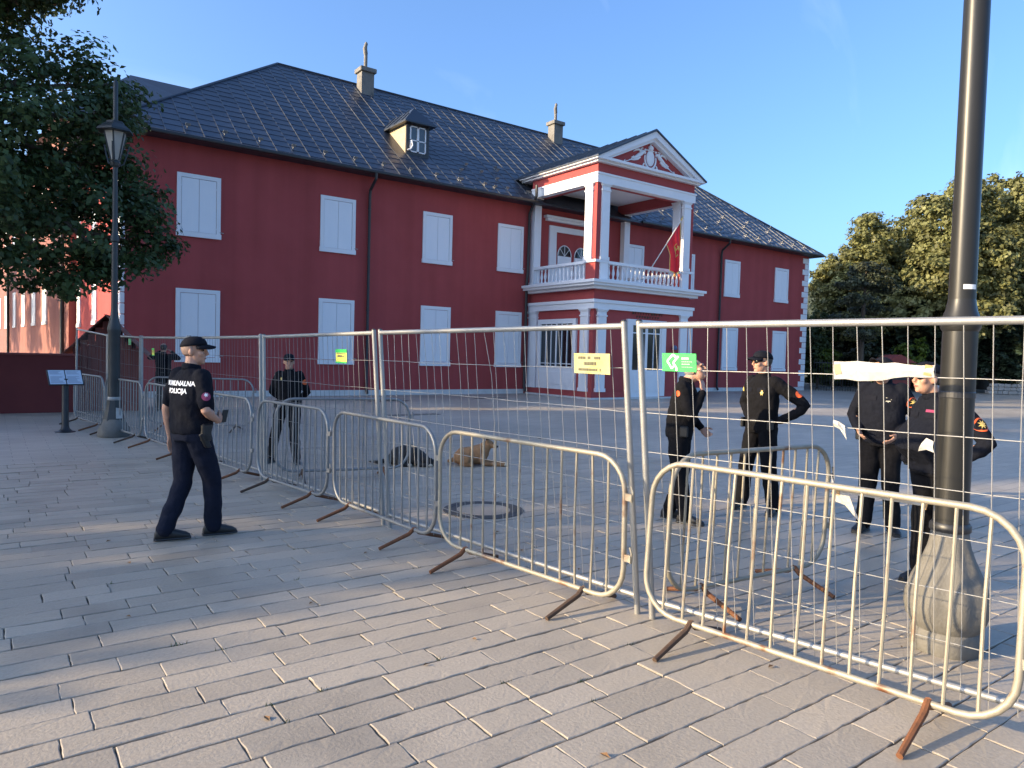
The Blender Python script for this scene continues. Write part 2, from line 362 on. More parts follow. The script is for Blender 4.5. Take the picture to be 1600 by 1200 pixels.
# eaves: soffit board, gutter
b = MB(); b.box(RX0+.06,RX1-.06,RY0+.06,0,EZ-.02,EZ+.02).box(RX0+.06,PX0,0,PD,EZ-.021,EZ+.019).box(PX1,RX1-.06,0,PD,EZ-.021,EZ+.019); part(b,'soffit',M_dark)
b = MB(); b.tube([(RX0-.03,RY1,RZ0-.03),(RX0-.03,RY0-.03,RZ0-.03),(19.2,RY0-.03,RZ0-.03)],.07,8); part(b,'gutter',M_dark,True)
b = MB(); b.tube([(25.6,RY0-.03,RZ0-.03),(RX1+.03,RY0-.03,RZ0-.03),(RX1+.03,RY1,RZ0-.03)],.07,8); part(b,'gutter',M_dark,True)
for x in (11.56, 32.40):
    b = MB(); b.tube([(x,RY0-.03,RZ0-.08),(x,RY0-.02,RZ0-.28),(x,-.15,RZ0-.62),(x,-.11,RZ0-.85),(x,-.11,.25),(x,-.20,.08)],.058,8)
    for z in (1.2,3.2,5.2,7.0): b.lathe([(.07,z),(.07,z+.05)],(x,-.11,0),8)
    part(b,'downpipe',M_dark,True)
b = MB(); b.tube([(18.98,-.75,9.0),(18.98,-.75,8.55),(19.05,-.5,8.3),(19.1,-.14,7.9),(19.1,-.12,5.3),(19.06,-.12,4.9),(19.06,-.12,.3),(19.06,-.22,.12)],.062,8); part(b,'downpipe',M_dark,True)
# roof: four planes over a slab, then sheets and standing seams
ry = (RY0+RY1)/2; run = ry-RY0; rr0, rr1 = RX0+run, RX1-run
b = MB(); b.add([(RX0,RY0,RZ0),(RX1,RY0,RZ0),(RX1,RY1,RZ0),(RX0,RY1,RZ0),(rr0,ry,RZ1),(rr1,ry,RZ1),(RX0,RY0,RZ0-.09),(RX1,RY0,RZ0-.09),(RX1,RY1,RZ0-.09),(RX0,RY1,RZ0-.09)],
    [(0,1,5,4),(1,2,5),(2,3,4,5),(3,0,4),(0,6,7,1),(1,7,8,2),(2,8,9,3),(3,9,6,0),(9,8,7,6)])
roof = part(b,'roof',M_roof)
def clip_poly(poly, lines):
    for a, c, d in lines:          # keep a*x+c*y<=d
        out = []
        for i in range(len(poly)):
            p, q = poly[i], poly[(i+1)%len(poly)]; fp, fq = a*p[0]+c*p[1]-d, a*q[0]+c*q[1]-d
            if fp <= 0: out.append(p)
            if fp*fq < 0: t = fp/(fp-fq); out.append((p[0]+(q[0]-p[0])*t, p[1]+(q[1]-p[1])*t))
        poly = out
        if len(poly) < 3: return []
    return poly
def roof_plane(O, ex, ey, W, L, lines, pitch_w, sheet, indiv, seam_parent, holes=(), parent=None):
    """O corner at the eave, ex along the eave, ey up the slope; lines clip in (u,v)"""
    O, ex, ey = Vector(O), Vector(ex).normalized(), Vector(ey).normalized(); n = ex.cross(ey)
    SV, SF, ST = [], [], []; cnt = 0; M = Matrix.Identity(4)
    for i in range(3): M[i][0], M[i][1], M[i][2], M[i][3] = ex[i], ey[i], n[i], 0
    nc = int(W/pitch_w); w = W/nc
    for c in range(nc):
        u0 = c*w; j = 0; v = -sheet*(.5 if c%2 else 0) - random.uniform(0,.1)
        while v < L:
            q = clip_poly([(u0+.012,v),(u0+w-.012,v),(u0+w-.012,v+sheet+.02),(u0+.012,v+sheet+.02)], lines+[(0,-1,0),(0,1,L)])
            if len(q) >= 3 and (max(p[1] for p in q)-min(p[1] for p in q)) > .04 and not any(a<u0+w/2<b_ and c_<v+sheet/2<d for a,b_,c_,d in holes):
                h = lambda p: .005+.014*(1-(p[1]-v)/sheet)
                P = [Vector((p[0],p[1],h(p))) for p in q]; Q = [Vector((p[0],p[1],0)) for p in q]; m = len(q)
                fs = [tuple(range(m))]+[(i+m,(i+1)%m+m,(i+1)%m,i) for i in range(m)]
                t = min(1,max(0,random.gauss(.5,.28)))
                if indiv(u0, v) and m == 4:
                    o0 = P[0].copy(); me = bpy.data.meshes.new('metal_sheet'); me.from_pydata([tuple(p-o0) for p in P+Q],[],fs)
                    me.attributes.new('tint','FLOAT','POINT').data.foreach_set('value',[t]*(2*m))
                    s_ = obj('metal_sheet', me, M_roof, parent); s_.matrix_local = Matrix.Translation(O+M.to_3x3()@o0) @ M
                else:
                    k = len(SV); SV += [O+M.to_3x3()@p for p in P+Q]; SF += [tuple(i+k for i in f) for f in fs]; ST += [t]*(2*m)
            v += sheet
    if SV:
        me = bpy.data.meshes.new('metal_sheeting'); me.from_pydata([tuple(p) for p in SV],[],SF); me.attributes.new('tint','FLOAT','POINT').data.foreach_set('value',ST)
        tag(obj('metal_sheeting', me, M_roof, parent), kind='stuff')
    for c in range(nc+1):
        u = c*w; q = clip_poly([(u-.011,0),(u+.011,0),(u+.011,L),(u-.011,L)], lines)
        if len(q) < 3: continue
        v0, v1 = min(p[1] for p in q), max(p[1] for p in q)
        segs = [(v0,v1)]
        for a,b_,c_,d in holes:
            if a-.05<u<b_+.05: segs = [s_ for s_ in ((v0,c_),(d,v1)) if s_[1]-s_[0]>.1]
        for a,b_ in segs:
            mb = MB(); c0 = O+ex*u+n*.022
            hs_ = random.uniform(.008,.018); mb.obox(O+ex*u+n*hs_+ey*(a+b_)/2, ex*.010, ey*(b_-a)/2, n*hs_); mb.build('seam', M_seam, seam_parent)
sl = math.hypot(run, RZ1-RZ0); sx = run/sl; sz = (RZ1-RZ0)/sl
hole_d = (13.35-RX0, 15.0-RX0, 2.35, 4.9); hole_p = (19.55-RX0, 25.0-RX0, -.1, 1.6)
cnt = [0]
def near_sheet(u, v):
    if u < 14.5 and cnt[0] < 298: cnt[0] += 1; return True
    return False
kf = run/sl       # plan run per unit slope length
roof_plane((RX0,RY0,RZ0), (1,0,0), (0,sx,sz), RX1-RX0, sl, [(-1,kf,0),(1,kf,RX1-RX0)], .575, .44, near_sheet, roof, [hole_d, hole_p], roof)
roof_plane((RX0,RY1,RZ0), (0,-1,0), (sx,0,sz), RY1-RY0, sl, [(-1,kf,0),(1,kf,RY1-RY0)], .575, .44, lambda u,v: False, roof, [], roof)
roof_plane((RX1,RY0,RZ0), (0,1,0), (-sx,0,sz), RY1-RY0, sl, [(-1,kf,0),(1,kf,RY1-RY0)], .575, .88, lambda u,v: False, roof, [], roof)
b = MB()
for a_, c_ in (((RX0,RY0,RZ0),(rr0,ry,RZ1)),((RX1,RY0,RZ0),(rr1,ry,RZ1)),((rr0,ry,RZ1),(rr1,ry,RZ1)),((RX0,RY1,RZ0),(rr0,ry,RZ1))):
    m1 = MB(); m1.tube([Vector(a_)+Vector((0,0,.03)),Vector(c_)+Vector((0,0,.03))],.055,8); m1.build('ridge_cap', M_roof, roof, smooth=True)
# snow guards above the eave
def snow_guard_mesh():
    b = MB(); b.box(-.012,.012,-.02,.16,0,.012).box(-.012,.012,-.02,0,0,.15).box(-.075,.075,-.026,-.016,.07,.17)
    return b.mesh('snow_guard')
sg = snow_guard_mesh(); sg.materials.append(M_galv)
Rm = Matrix(((1,0,0),(0,sx,-sz),(0,sz,sx))).to_4x4()
rows = [(x, .55) for x in np.arange(3.9, 18.9, 1.15)]+[(x,.55) for x in np.arange(26.2,41,1.15)]+[(x,.55+.9*(k%3)+random.uniform(-.1,.1)) for k,x in enumerate(np.arange(15.3,20,.575))]+[(x,1.8+.8*(k%2)) for k,x in enumerate(np.arange(17,40,1.15))]
for x, v in rows:
    o = obj('snow_guard', sg, None, roof); o.matrix_local = Matrix.Translation(Vector((x+.1,RY0+v*sx,RZ0+v*sz))+Vector((0,-sz,sx))*.02) @ Rm
# chimneys
for (x, zt, tilt) in ((14.2, 15.95, .1), (25.7, 15.75, .12)):
    b = MB(); b.box(x-.31,x+.31,6.1,6.65,13.3,14.62)
    ch = part(b,'chimney',M_chim)
    m1 = MB(); m1.box(x-.40,x+.40,6.0,6.75,14.62,14.82); bevel(m1.build('chimney_cap',M_chim,ch),.02)
    m1 = MB(); m1.tube([(x,6.4,14.8),(x,6.4,zt-.4)],.085,10); m1.tube([(x,6.4,zt-.42),(x-.06,6.36,zt-.2),(x-.02,6.36,zt)],[.10,.10,.07],10); m1.lathe([(.02,0),(.08,.02),(.07,.10),(.02,.16)],(x,6.38,zt-.02),10)
    m1.build('flue_pipe',M_chim,ch,smooth=True)
# dormer
dx0, dx1, dy, dz0, dz1 = 13.72, 14.72, 1.2, 9.70, 11.05
b = MB(); b.prism([(dx0,dy+.06,dz0),(dx0,dy+.06,dz1),(dx0,3.0,dz1)],(dx1-dx0,0,0))
dormer = part(b,'dormer',M_dormer)
m1 = MB(); m1.box(dx0-.02,dx1+.02,dy-.04,dy+.06,dz1-.12,dz1+.02).box(dx0-.02,dx0+.12,dy-.04,dy+.06,dz0,dz1-.12).box(dx1-.12,dx1+.02,dy-.04,dy+.06,dz0,dz1-.12).box(dx0+.12,dx1-.12,dy-.04,dy+.06,dz0-.05,dz0+.16); m1.build('dormer_front',M_dark,dormer)
m1 = MB(); xa,xb,za,zb = dx0+.13,dx1-.13,dz0+.17,dz1-.13; xm=(xa+xb)/2; zm = za+(zb-za)*.45
for q in ((xa,xa+.05,za,zb),(xb-.05,xb,za,zb),(xm-.045,xm+.045,za,zb),(xa,xb,za-.001,za+.045),(xa,xb,zb-.045,zb+.001),(xa,xb,zm-.02,zm+.02)): m1.box(q[0],q[1],dy-.06,dy-.02 if q[1]-q[0]<.2 else dy-.022,q[2],q[3])
m1.build('dormer_window',M_white,dormer); m1 = MB(); m1.box(xa,xb,dy-.03,dy-.026,za,zb); m1.build('pane',mat('dormer_glass',(.05,.06,.07),.1,spec=.7),dormer)
m1 = MB(); e=.22; ap = Vector(((dx0+dx1)/2,dy+.35,11.80)); bk = Vector(((dx0+dx1)/2,3.85,11.80)); L_ = [(dx0-e,dy-.3,dz1),(dx1+e,dy-.3,dz1),(dx1+e,3.4,dz1+.02),(dx0-e,3.4,dz1+.02)]
m1.add(L_+[ap,bk]+[(p[0],p[1],p[2]-.06) for p in L_],[(0,1,4),(1,2,5,4),(3,0,4,5),(2,3,5),(0,6,7,1),(1,7,8,2),(3,9,6,0),(9,8,7,6)]); dr = m1.build('dormer_roof',M_roof,dormer)
for k in range(4):
    f = (k+.6)/4; m1 = MB(); a_ = Vector((dx0-e,dy-.3+f*2.6,dz1+.03)); q_ = ap.lerp(bk, max(0,(f*2.6-.65)/2.6)); q_ = a_.lerp(Vector((q_.x,max(a_.y,q_.y),q_.z+.03)),1 if f*2.6>.65 else f*2.6/.65)
    m1.bar(a_,q_,.02,.035); m1.build('dormer_seam',M_seam,dormer)
# white curved pipe by the dormer window
m1 = MB(); m1.tube([(dx0+.0,dy-.12,dz0+.2),(dx0+.12,dy-.16,dz0+.25),(dx0+.2,dy-.16,dz0+.4),(dx0+.16,dy-.16,dz0+.6)],.03,8); m1.build('vent_pipe',M_white,dormer,smooth=True)

# ------------------------------------------------------------------ portico (part of the palace)
qx0, qx1, qy = 19.3, 25.1, -4.24
b = MB(); b.box(qx0+.06,qx1-.06,qy+.06,-.02,.07,4.42); part(b,'porch_wall',M_redfine)
b = MB(); b.box(qx0-.12,qx1+.12,qy-.12,-.04,0,.07); part(b,'porch_step',M_stucco)
b = MB(); b.box(qx0-.02,qx1+.02,qy-.02,-.03,.07,.30); part(b,'porch_plinth',M_redfine)
def pilaster(x0,x1,y0,y1,z0,z1,name='pilaster',cap=True):
    b = MB(); b.box(x0,x1,y0,y1,z0,z1)
    o = part(b,name,M_white)
    if cap:
        m1 = MB(); m1.box(x0-.03,x1+.03,y0-.03,y1+.03,z1-.30,z1-.24).box(x0-.03,x1+.03,y0-.03,y1+.03,z1-.10,z1-.05).box(x0-.06,x1+.06,y0-.06,y1+.06,z1-.05,z1+.001); m1.build('capital',M_white,o)
        m1 = MB(); m1.box(x0-.03,x1+.03,y0-.03,y1+.03,z0-.001,z0+.14); m1.build('base',M_white,o)
    return o
pw = .46
pilaster(qx0-.03,qx0+.1,qy+.30,qy+.30+pw,.30,3.62); pilaster(qx0-.03,qx0+.1,-.62,-.04,.30,3.62)
pilaster(qx0+.22,qx0+.22+pw,qy-.03,qy+.1,.30,3.62); pilaster(qx1-.22-pw,qx1-.22,qy-.03,qy+.1,.30,3.62)
pilaster(qx1-.1,qx1+.03,qy+.30,qy+.30+pw,.30,3.62)
b = MB(); b.box(qx0-.06,qx1+.06,qy-.06,-.03,3.62,3.86).box(qx0-.11,qx1+.11,qy-.11,-.03,3.86,3.99); part(b,'architrave',M_white)
b = MB(); b.box(qx0-.2,qx1+.2,qy-.2,-.03,4.40,4.52).box(qx0-.38,qx1+.38,qy-.38,-.03,4.52,4.62).box(qx0-.46,qx1+.46,qy-.46,-.03,4.62,4.73); part(b,'balcony_slab',M_white)
b = MB(); b.box(qx0,qx1,qy,-.02,4.731,4.76); part(b,'balcony_floor',M_stucco)
# side window of the porch
b = MB(); y0_, y1_, z0_, z1_ = qy+1.0, -.72, 1.18, 3.25
for q in ((y0_,y0_+.22,z0_,z1_),(y1_-.22,y1_,z0_,z1_),(y0_+.22,y1_-.22,z1_-.2,z1_),(y0_+.22,y1_-.22,z0_,z0_+.09)): b.box(qx0-.035,qx0+.08,q[0],q[1],q[2],q[3])
pwin = part(b,'porch_window',M_white)
m1 = MB(); m1.box(qx0+.02,qx0+.055,y0_+.2,y1_-.2,z0_+.08,z1_-.18); m1.build('pane',M_glass,pwin)
yy = np.linspace(y0_+.22,y1_-.22,7)
for i,yk in enumerate(yy[1:-1]):
    m1 = MB(); wv = .035 if i==2 else .018; m1.box(qx0-.02,qx0+.02,yk-wv,yk+wv,z0_+.09,z1_-.2); m1.build('glazing_bar',M_white,pwin)
for zk in (z1_-.38,z0_+.2):
    m1 = MB(); m1.box(qx0-.018,qx0+.018,y0_+.22,y1_-.22,zk-.015,zk+.015); m1.build('glazing_bar',M_white,pwin)
b = MB(); b.box(qx0-.03,qx0+.08,y0_,y1_,.31,1.175); dado = part(b,'dado_panel',M_white)
m1 = MB(); m1.box(qx0-.045,qx0-.03,y0_+.16,y1_-.16,.5,1.05); bevel(m1.build('panel_field',M_white,dado),.01)
# front door of the porch
b = MB(); fx0, fx1 = 21.17, 23.5
b.box(fx0,fx0+.28,qy-.05,qy+.08,.1,3.3).box(fx1-.28,fx1,qy-.05,qy+.08,.1,3.3).box(fx0+.28,fx1-.28,qy-.05,qy+.08,3.06,3.3); pdoor = part(b,'porch_door',M_white)
m1 = MB(); m1.box(fx0+.28,fx1-.28,qy+.02,qy+.05,1.2,3.06); m1.build('pane',M_glass,pdoor)
for s in (0,1):
    xa = fx0+.28+s*(fx1-fx0-.56)/2; xb = xa+(fx1-fx0-.56)/2
    m1 = MB(); m1.box(xa+.005,xb-.005,qy-.03,qy+.019,.075,1.2); lf = m1.build('door_leaf',M_white,pdoor)
    m1 = MB(); m1.box(xa+.14,xb-.14,qy-.042,qy-.03,.3,1.02); bevel(m1.build('panel_field',M_white,pdoor),.008)
    for q in ((xa,xa+.07,1.2,3.06),(xb-.07,xb,1.2,3.06),(xa+.07,xb-.07,2.72,2.77),((xa+xb)/2-.015,(xa+xb)/2+.015,1.2,3.06)):
        m1 = MB(); m1.box(q[0],q[1],qy-.018+(.004 if q[3]-q[2]<.1 else 0),qy+.018,q[2],q[3]); m1.build('glazing_bar',M_white,pdoor)
# metal letters over the door: too small to read in the photograph, kept as small strokes in two lines
b = MB()
for zc, xs in ((3.56,np.arange(21.35,23.4,.16)),(3.42,np.arange(21.75,23.1,.16))):
    for x in xs:
        if random.random()<.14: continue
        b.box(x,x+.02,qy+.03,qy+.05,zc-.045,zc+.045); b.box(x+.021,x+.09,qy+.031,qy+.049,zc+random.choice((-.045,-.01,.03)),zc+.045)
tag(part(b,'lettering',M_rustdk),kind='stuff')
b = MB(); b.lathe([(.0,0),(.10,.0),(.12,.06),(.1,.16),(.03,.2)],(24.05,qy-.06,2.1),10); part(b,'wall_lamp',mat('blue_lamp',(.08,.12,.22),.4))
# balustrade
balp = [(.035,0),(.05,.02),(.05,.06),(.032,.09),(.04,.14),(.058,.22),(.06,.27),(.045,.36),(.03,.45),(.028,.49),(.042,.51),(.042,.54),(.032,.56),(.05,.58),(.05,.6)]
bal_me = MB().lathe(balp,n=10).mesh('baluster',True,50); bal_me.materials.append(M_white)
bz = 4.76
b = MB(); b.box(qx0+.02,qx0+.24,qy+.62,-.05,bz,bz+.08).box(qx0,qx0+.26,qy+.62,-.05,bz+.68,bz+.79); part(b,'balcony_rail',M_white)
b = MB(); b.box(qx0+.72,qx1-.72,qy+.02,qy+.24,bz,bz+.08).box(qx0+.72,qx1-.72,qy,qy+.26,bz+.68,bz+.79); part(b,'balcony_rail',M_white)
b = MB(); b.box(qx1-.24,qx1-.02,qy+.62,-.05,bz,bz+.08).box(qx1-.26,qx1,qy+.62,-.05,bz+.68,bz+.79); part(b,'balcony_rail',M_white)
for y in np.linspace(qy+.78,-.2,14): 
    for x in (qx0+.13,qx1-.13): obj('baluster',bal_me,None,palace,Vector((x,y,bz+.08))+pl)
for x in np.linspace(qx0+.86,qx1-.86,17): obj('baluster',bal_me,None,palace,Vector((x,qy+.13,bz+.08))+pl)
# corner piers and upper columns: red core, white pilaster on each outer face
for cx, s in ((qx0,1),(qx1,-1)):
    xa, xb = sorted((cx, cx+s*.62))
    b = MB(); b.box(xa+.03,xb-.03,qy+.03,qy+.6,bz,8.6); part(b,'pier',M_redfine)
    xa, xb = sorted((cx+s*.25, cx+s*.68)); pilaster(xa,xb,qy-.02,qy+.12,bz+.79,8.58); pilaster(xa,xb,qy-.021,qy+.119,bz,bz+.785,cap=False)
    xa, xb = sorted((cx-s*.02, cx+s*.12)); pilaster(xa,xb,qy+.25,qy+.68,bz+.79,8.58)
    xa, xb = sorted((cx+s*.56, cx+s*.70)); pilaster(xa,xb,qy+.2,qy+.62,bz+.79,8.58)
    b = MB(); b.box(cx-.04 if s>0 else cx-.66,cx+.66 if s>0 else cx+.04,qy-.05,qy+.66,bz+.70,bz+.80); part(b,'pier_cap',M_white)
    xa, xb = sorted((cx-s*.02, cx+s*.34)); pilaster(xa,xb,-.30,-.02,bz,8.58)
# entablature and ceiling
def ring_box(e, z0, z1, inner=.55):
    b = MB(); b.box(qx0-e,qx1+e,qy-e,qy+inner,z0,z1); b.box(qx0-e,qx0+inner,qy+inner,-.02,z0,z1); b.box(qx1-inner,qx1+e,qy+inner,-.02,z0,z1); return b
part(ring_box(.02,8.58,8.97,.30),'beam',M_white); part(ring_box(.05,8.90,8.975,.299),'beam_moulding',M_white)
b = MB(); b.box(qx0+.301,qx1-.301,qy+.301,qy+.56,8.59,9.3).box(qx0+.301,qx0+.56,qy+.561,-.02,8.591,9.3).box(qx1-.56,qx1-.301,qy+.561,-.02,8.591,9.3); part(b,'inner_beam',M_redfine)
part(ring_box(-.02,8.975,9.34,.30),'frieze',M_redfine)
b = MB(); b.box(qx0-.16,qx1+.16,qy-.16,.55,9.34,9.42).box(qx0-.3,qx1+.3,qy-.3,.55,9.42,9.52); part(b,'cornice',M_white)
b = MB(); b.box(qx0+.561,qx1-.561,qy+.561,-.02,9.0,9.04); part(b,'balcony_ceiling',M_white)
# pediment
apx = (qx0+qx1)/2; apz = 11.12; ex_ = .34
b = MB(); b.prism([(qx0+.2,qy+.02,9.52),(qx1-.2,qy+.02,9.52),(apx,qy+.02,10.85)],(0,.2,0)); ped = part(b,'pediment',M_redfine)
for s, xe in ((1,qx0-.3),(-1,qx1+.3)):
    m1 = MB(); m1.prism([(xe,qy-.30,9.521),(xe+s*.52,qy-.30,9.521),(apx,qy-.30,apz-.33),(apx,qy-.30,apz-.07)],(0,.5,0)); m1.build('raking_cornice',M_white,ped)
    m1 = MB(); m1.prism([(xe+s*.5,qy-.18,9.523),(xe+s*.75,qy-.18,9.523),(apx,qy-.18,apz-.47),(apx,qy-.18,apz-.335)],(0,.3,0)); m1.build('raking_moulding',M_white,ped)
# relief: crowned oval shield in a wreath between two winged figures with trumpets
def relief():
    b = MB(); y = qy+.0; c = Vector((apx,y,10.05)); sc = 1.0
    def at(x,z,dy=0): return (apx+x*sc, y-dy, 10.05+z*sc)
    b.ball(at(0,-.05),(.24,.07,.33),14,8)
    b.tube([at(.33*math.cos(a),-.06+.42*math.sin(a)) for a in np.linspace(PI*.92,PI*2.08,16)],[.03+.022*math.sin(PI*i/15) for i in range(16)],6)
    b.lathe([(.02,.0),(.10,.02),(.13,.1),(.12,.18),(.05,.24),(.02,.26),(.045,.30),(.01,.36)],at(0,.24),8)
    b.tube([at(-.2,.28),at(0,.2),at(.2,.28)],.03,6)
    for s in (-1,1):
        body = [at(s*.30,.12),at(s*.42,.16),at(s*.55,.05),at(s*.72,-.06),at(s*.9,-.16),at(s*1.1,-.2)]
        b.tube(body,[.05,.075,.09,.085,.06,.035],7); b.ball(at(s*.31,.25),.055,8,6)
        b.tube([at(s*.55,.1),at(s*.68,.2),at(s*.85,.16),at(s*1.0,.06)],[.05,.055,.04,.015],6)
        b.tube([at(s*.5,.12),at(s*.56,.27),at(s*.44,.3)],[.035,.045,.02],6)
        b.tube([at(s*.6,-.1),at(s*.75,-.2),at(s*.95,-.26),at(s*1.2,-.3)],[.04,.05,.04,.02],6)
        b.tube([at(s*.98,-.12),at(s*1.12,-.28),at(s*1.3,-.36),at(s*1.52,-.42)],[.03,.025,.02,.016],6); b.tube([at(s*1.45,-.34),at(s*1.55,-.46)],.016,5)
        b.tube([at(s*.36,-.3),at(s*.42,-.42),at(s*.40,-.5)],[.03,.04,.015],6)
    return b
relief().build('coat_of_arms_relief', M_white, ped, smooth=True, ang=70)
# gable roof of the portico running back into the main roof
b = MB(); x0_, x1_, yb = qx0-ex_, qx1+ex_, 4.2
P_ = [(x0_,qy-.36,9.52),(apx,qy-.36,apz),(x1_,qy-.36,9.52)]
b.add(P_+[(p[0],yb,p[2]) for p in P_]+[(p[0],p[1],p[2]-.06) for p in P_]+[(p[0],yb,p[2]-.06) for p in P_],
      [(0,1,4,3),(1,2,5,4),(0,6,7,1),(1,7,8,2),(0,3,9,6),(2,8,11,5),(6,9,10,7),(7,10,11,8)])
proof = part(b,'portico_roof',M_roof)
sp = Vector((apx-x0_,0,apz-9.52)); 
for s in (1,-1):
    for k in range(15):
        yk = qy-.3+k*.575
        if yk > 3.9: continue
        m1 = MB(); xs = x0_ if s>0 else x1_; m1.bar((xs,yk,9.54),(apx,yk,apz+.02),.02,.04); m1.build('seam',M_seam,proof)
# balcony door on the facade behind
b = MB(); b.box(20.32,20.72,-.08,0,4.76,7.56).box(22.75,23.15,-.08,0,4.76,7.56).box(20.72,22.75,-.08,0,7.3,7.56).box(20.0,23.45,-.26,0,7.86,7.96).box(20.1,23.35,-.18,0,7.74,7.86)
bdoor = part(b,'balcony_door',M_white)
for xc in (21.24,22.24):
    m1 = MB(); m1.box(xc-.4,xc+.4,-.05,0,4.76,6.25); m1.build('door_leaf',M_shut,bdoor)
    arc = [(xc+.4*math.cos(a),-.035,6.26+.48*math.sin(a)) for a in np.linspace(0,PI,13)]
    m1 = MB(); m1.prism(arc,(0,.03,0)); m1.build('pane',M_glass,bdoor)
    m1 = MB(); m1.tube(arc,.022,6); m1.build('arch_frame',M_white,bdoor)
    for a in (PI*.25,PI*.5,PI*.75):
        m1 = MB(); m1.bar((xc,-.045,6.26),(xc+.39*math.cos(a),-.045,6.26+.46*math.sin(a)),.018,.018,(0,1,0)); m1.build('glazing_bar',M_white,bdoor)
# lantern under the balcony ceiling
lt = thing('hanging_lantern','black iron lantern hanging under the white balcony ceiling','lantern',(21.0,-2.6,9.0))
MB().tube([(0,0,0),(0,0,-.35),(.12,0,-.42),(.25,0,-.36)],.018,6).build('bracket',M_dark,lt)
MB().lathe([(.02,-.62),(.09,-.6),(.12,-.45),(.05,-.36),(.02,-.33)],n=6).build('shade',M_dark,lt)

# flag on the balcony
fl = thing('flag','red flag with gold emblem and fringe on a slanted pole on balcony rail','flag',(22.05,-4.45,5.2))
pa, pb_ = Vector((0,0,0)), Vector((1.55,-.35,2.35)); MB().tube([pa,pb_],.022,8).build('flag_pole',mat('pale_pole',(.62,.6,.55),.5),fl)
MB().tube([pb_,pb_+Vector((.05,-.01,.1)),pb_+Vector((.09,-.02,.22))],[.035,.03,.005],8).build('finial',M_gold,fl,smooth=True)
dirp = (pb_-pa)
def flag_pt(s, t):   # s along the pole edge (0 top..1 lower), t down the hanging cloth
    e = pa+dirp*(.97-.42*s)
    hang = Vector((1.47-.18*s+.12*math.sin(s*9+t*2)*(1-.3*t), -.34+.07*math.sin(s*14+1.5*t), 2.27-.65*s-.0*t))
    q = e.lerp(Vector((1.30+.55*(.5-s)*(1-.1*t)+.05*math.sin(s*12), -.36+.08*math.sin(s*13+t*1.2), e.z)), min(1,t*2.4)**.8)
    q.z = e.z*(1-t)+t*(.10+.18*(1-s)*0+.10*math.sin(s*8))
    return q
nu, nv = 22, 22; V = [flag_pt(i/nu, j/nv) for j in range(nv+1) for i in range(nu+1)]
Fq = [(j*(nu+1)+i, j*(nu+1)+i+1, (j+1)*(nu+1)+i+1, (j+1)*(nu+1)+i) for j in range(nv) for i in range(nu)]
M_flag = mat('flag_red',(.62,.018,.035),.7,col2=(.70,.03,.045),nscale=8,trans=.25); M_fringe = mat('flag_gold',(.65,.48,.14),.6,trans=.15)
b = MB(); b.add(V,Fq); cl = b.build('cloth',M_flag,fl,smooth=True,ang=None)
b = MB(); em = [(i/nu,j/nv) for j in range(nv+1) for i in range(nu+1)]
off = Vector((-.004,-.012,0))
def emb(s,t): return flag_pt(s,t)+Vector((-.012,-.014,0))
for (s0,t0,s1,t1,w_) in ((.3,.42,.7,.42,.05),(.5,.33,.5,.62,.06),(.3,.5,.38,.36,.04),(.7,.5,.62,.36,.04),(.4,.3,.6,.3,.03),(.35,.58,.65,.6,.04)):
    b.tube([emb(s0+(s1-s0)*k/5,t0+(t1-t0)*k/5) for k in range(6)],[w_*.6]*6,6)
b.build('emblem',M_gold,cl)
b = MB(); b.tube([flag_pt(1,j/nv) for j in range(nv+1)],.018,5); b.tube([flag_pt(0,j/nv) for j in range(nv+1)],.018,5); b.tube([flag_pt(i/nu,1) for i in range(nu+1)],.022,5); b.build('fringe',M_fringe,cl)

# ------------------------------------------------------------------ rear wing with the sunlit flank
ax0 = Vector((3.0,14.3,0)); adir = Vector((-.0745,.9972,0)); anor = Vector((-.9972,-.0745,0)); AL, AW, AH = 34.0, 13.0, 12.2
wing = thing('rear_wing','taller red rear wing with white shutters behind the left tree','building',ax0)
def apt(t, off, z): return adir*t - anor*off + Vector((0,0,z))    # local to the empty
b = MB(); b.prism([apt(0,0,0),apt(AL,0,0),apt(AL,AW,0),apt(0,AW,0)],(0,0,AH)); b.build('wall',mat('faded_red_render',(.22,.085,.072),.9,col2=(.265,.105,.085),nscale=1.5,bump=.3,bscale=60,bdist=.004,streak=(.85,.6)),wing)
b = MB(); rh = 17.3; q = [apt(-.5,-.6,AH),apt(AL+.5,-.6,AH),apt(AL+.5,AW+.6,AH),apt(-.5,AW+.6,AH)]
b.add(q+[Vector((3.6,7.7,rh)),Vector((9.4,7.7,rh)),Vector((4.5,26,rh)),Vector((9,26,rh))],[(0,1,6,4),(1,2,7,6),(2,3,5,7),(3,0,4,5),(4,6,7,5),(3,2,1,0)]); b.build('roof',M_roof,wing)
for t in (7.3,11.6,16.3,21.2,26.4,31):
    p = apt(t,-.002,2.7); rz_ = -PI/2+math.atan2(.0745,.9972)
    shutter_window(wing, p, rz_, 1.5, 2.4); shutter_window(wing, apt(t,-.002,7.6), rz_, 1.5, 2.4)
for t in (1.0,24.2):
    b = MB(); b.tube([apt(t,-.12,0),apt(t,-.12,AH-.1)],.09,8); b.build('downpipe',M_dark,wing,smooth=True)
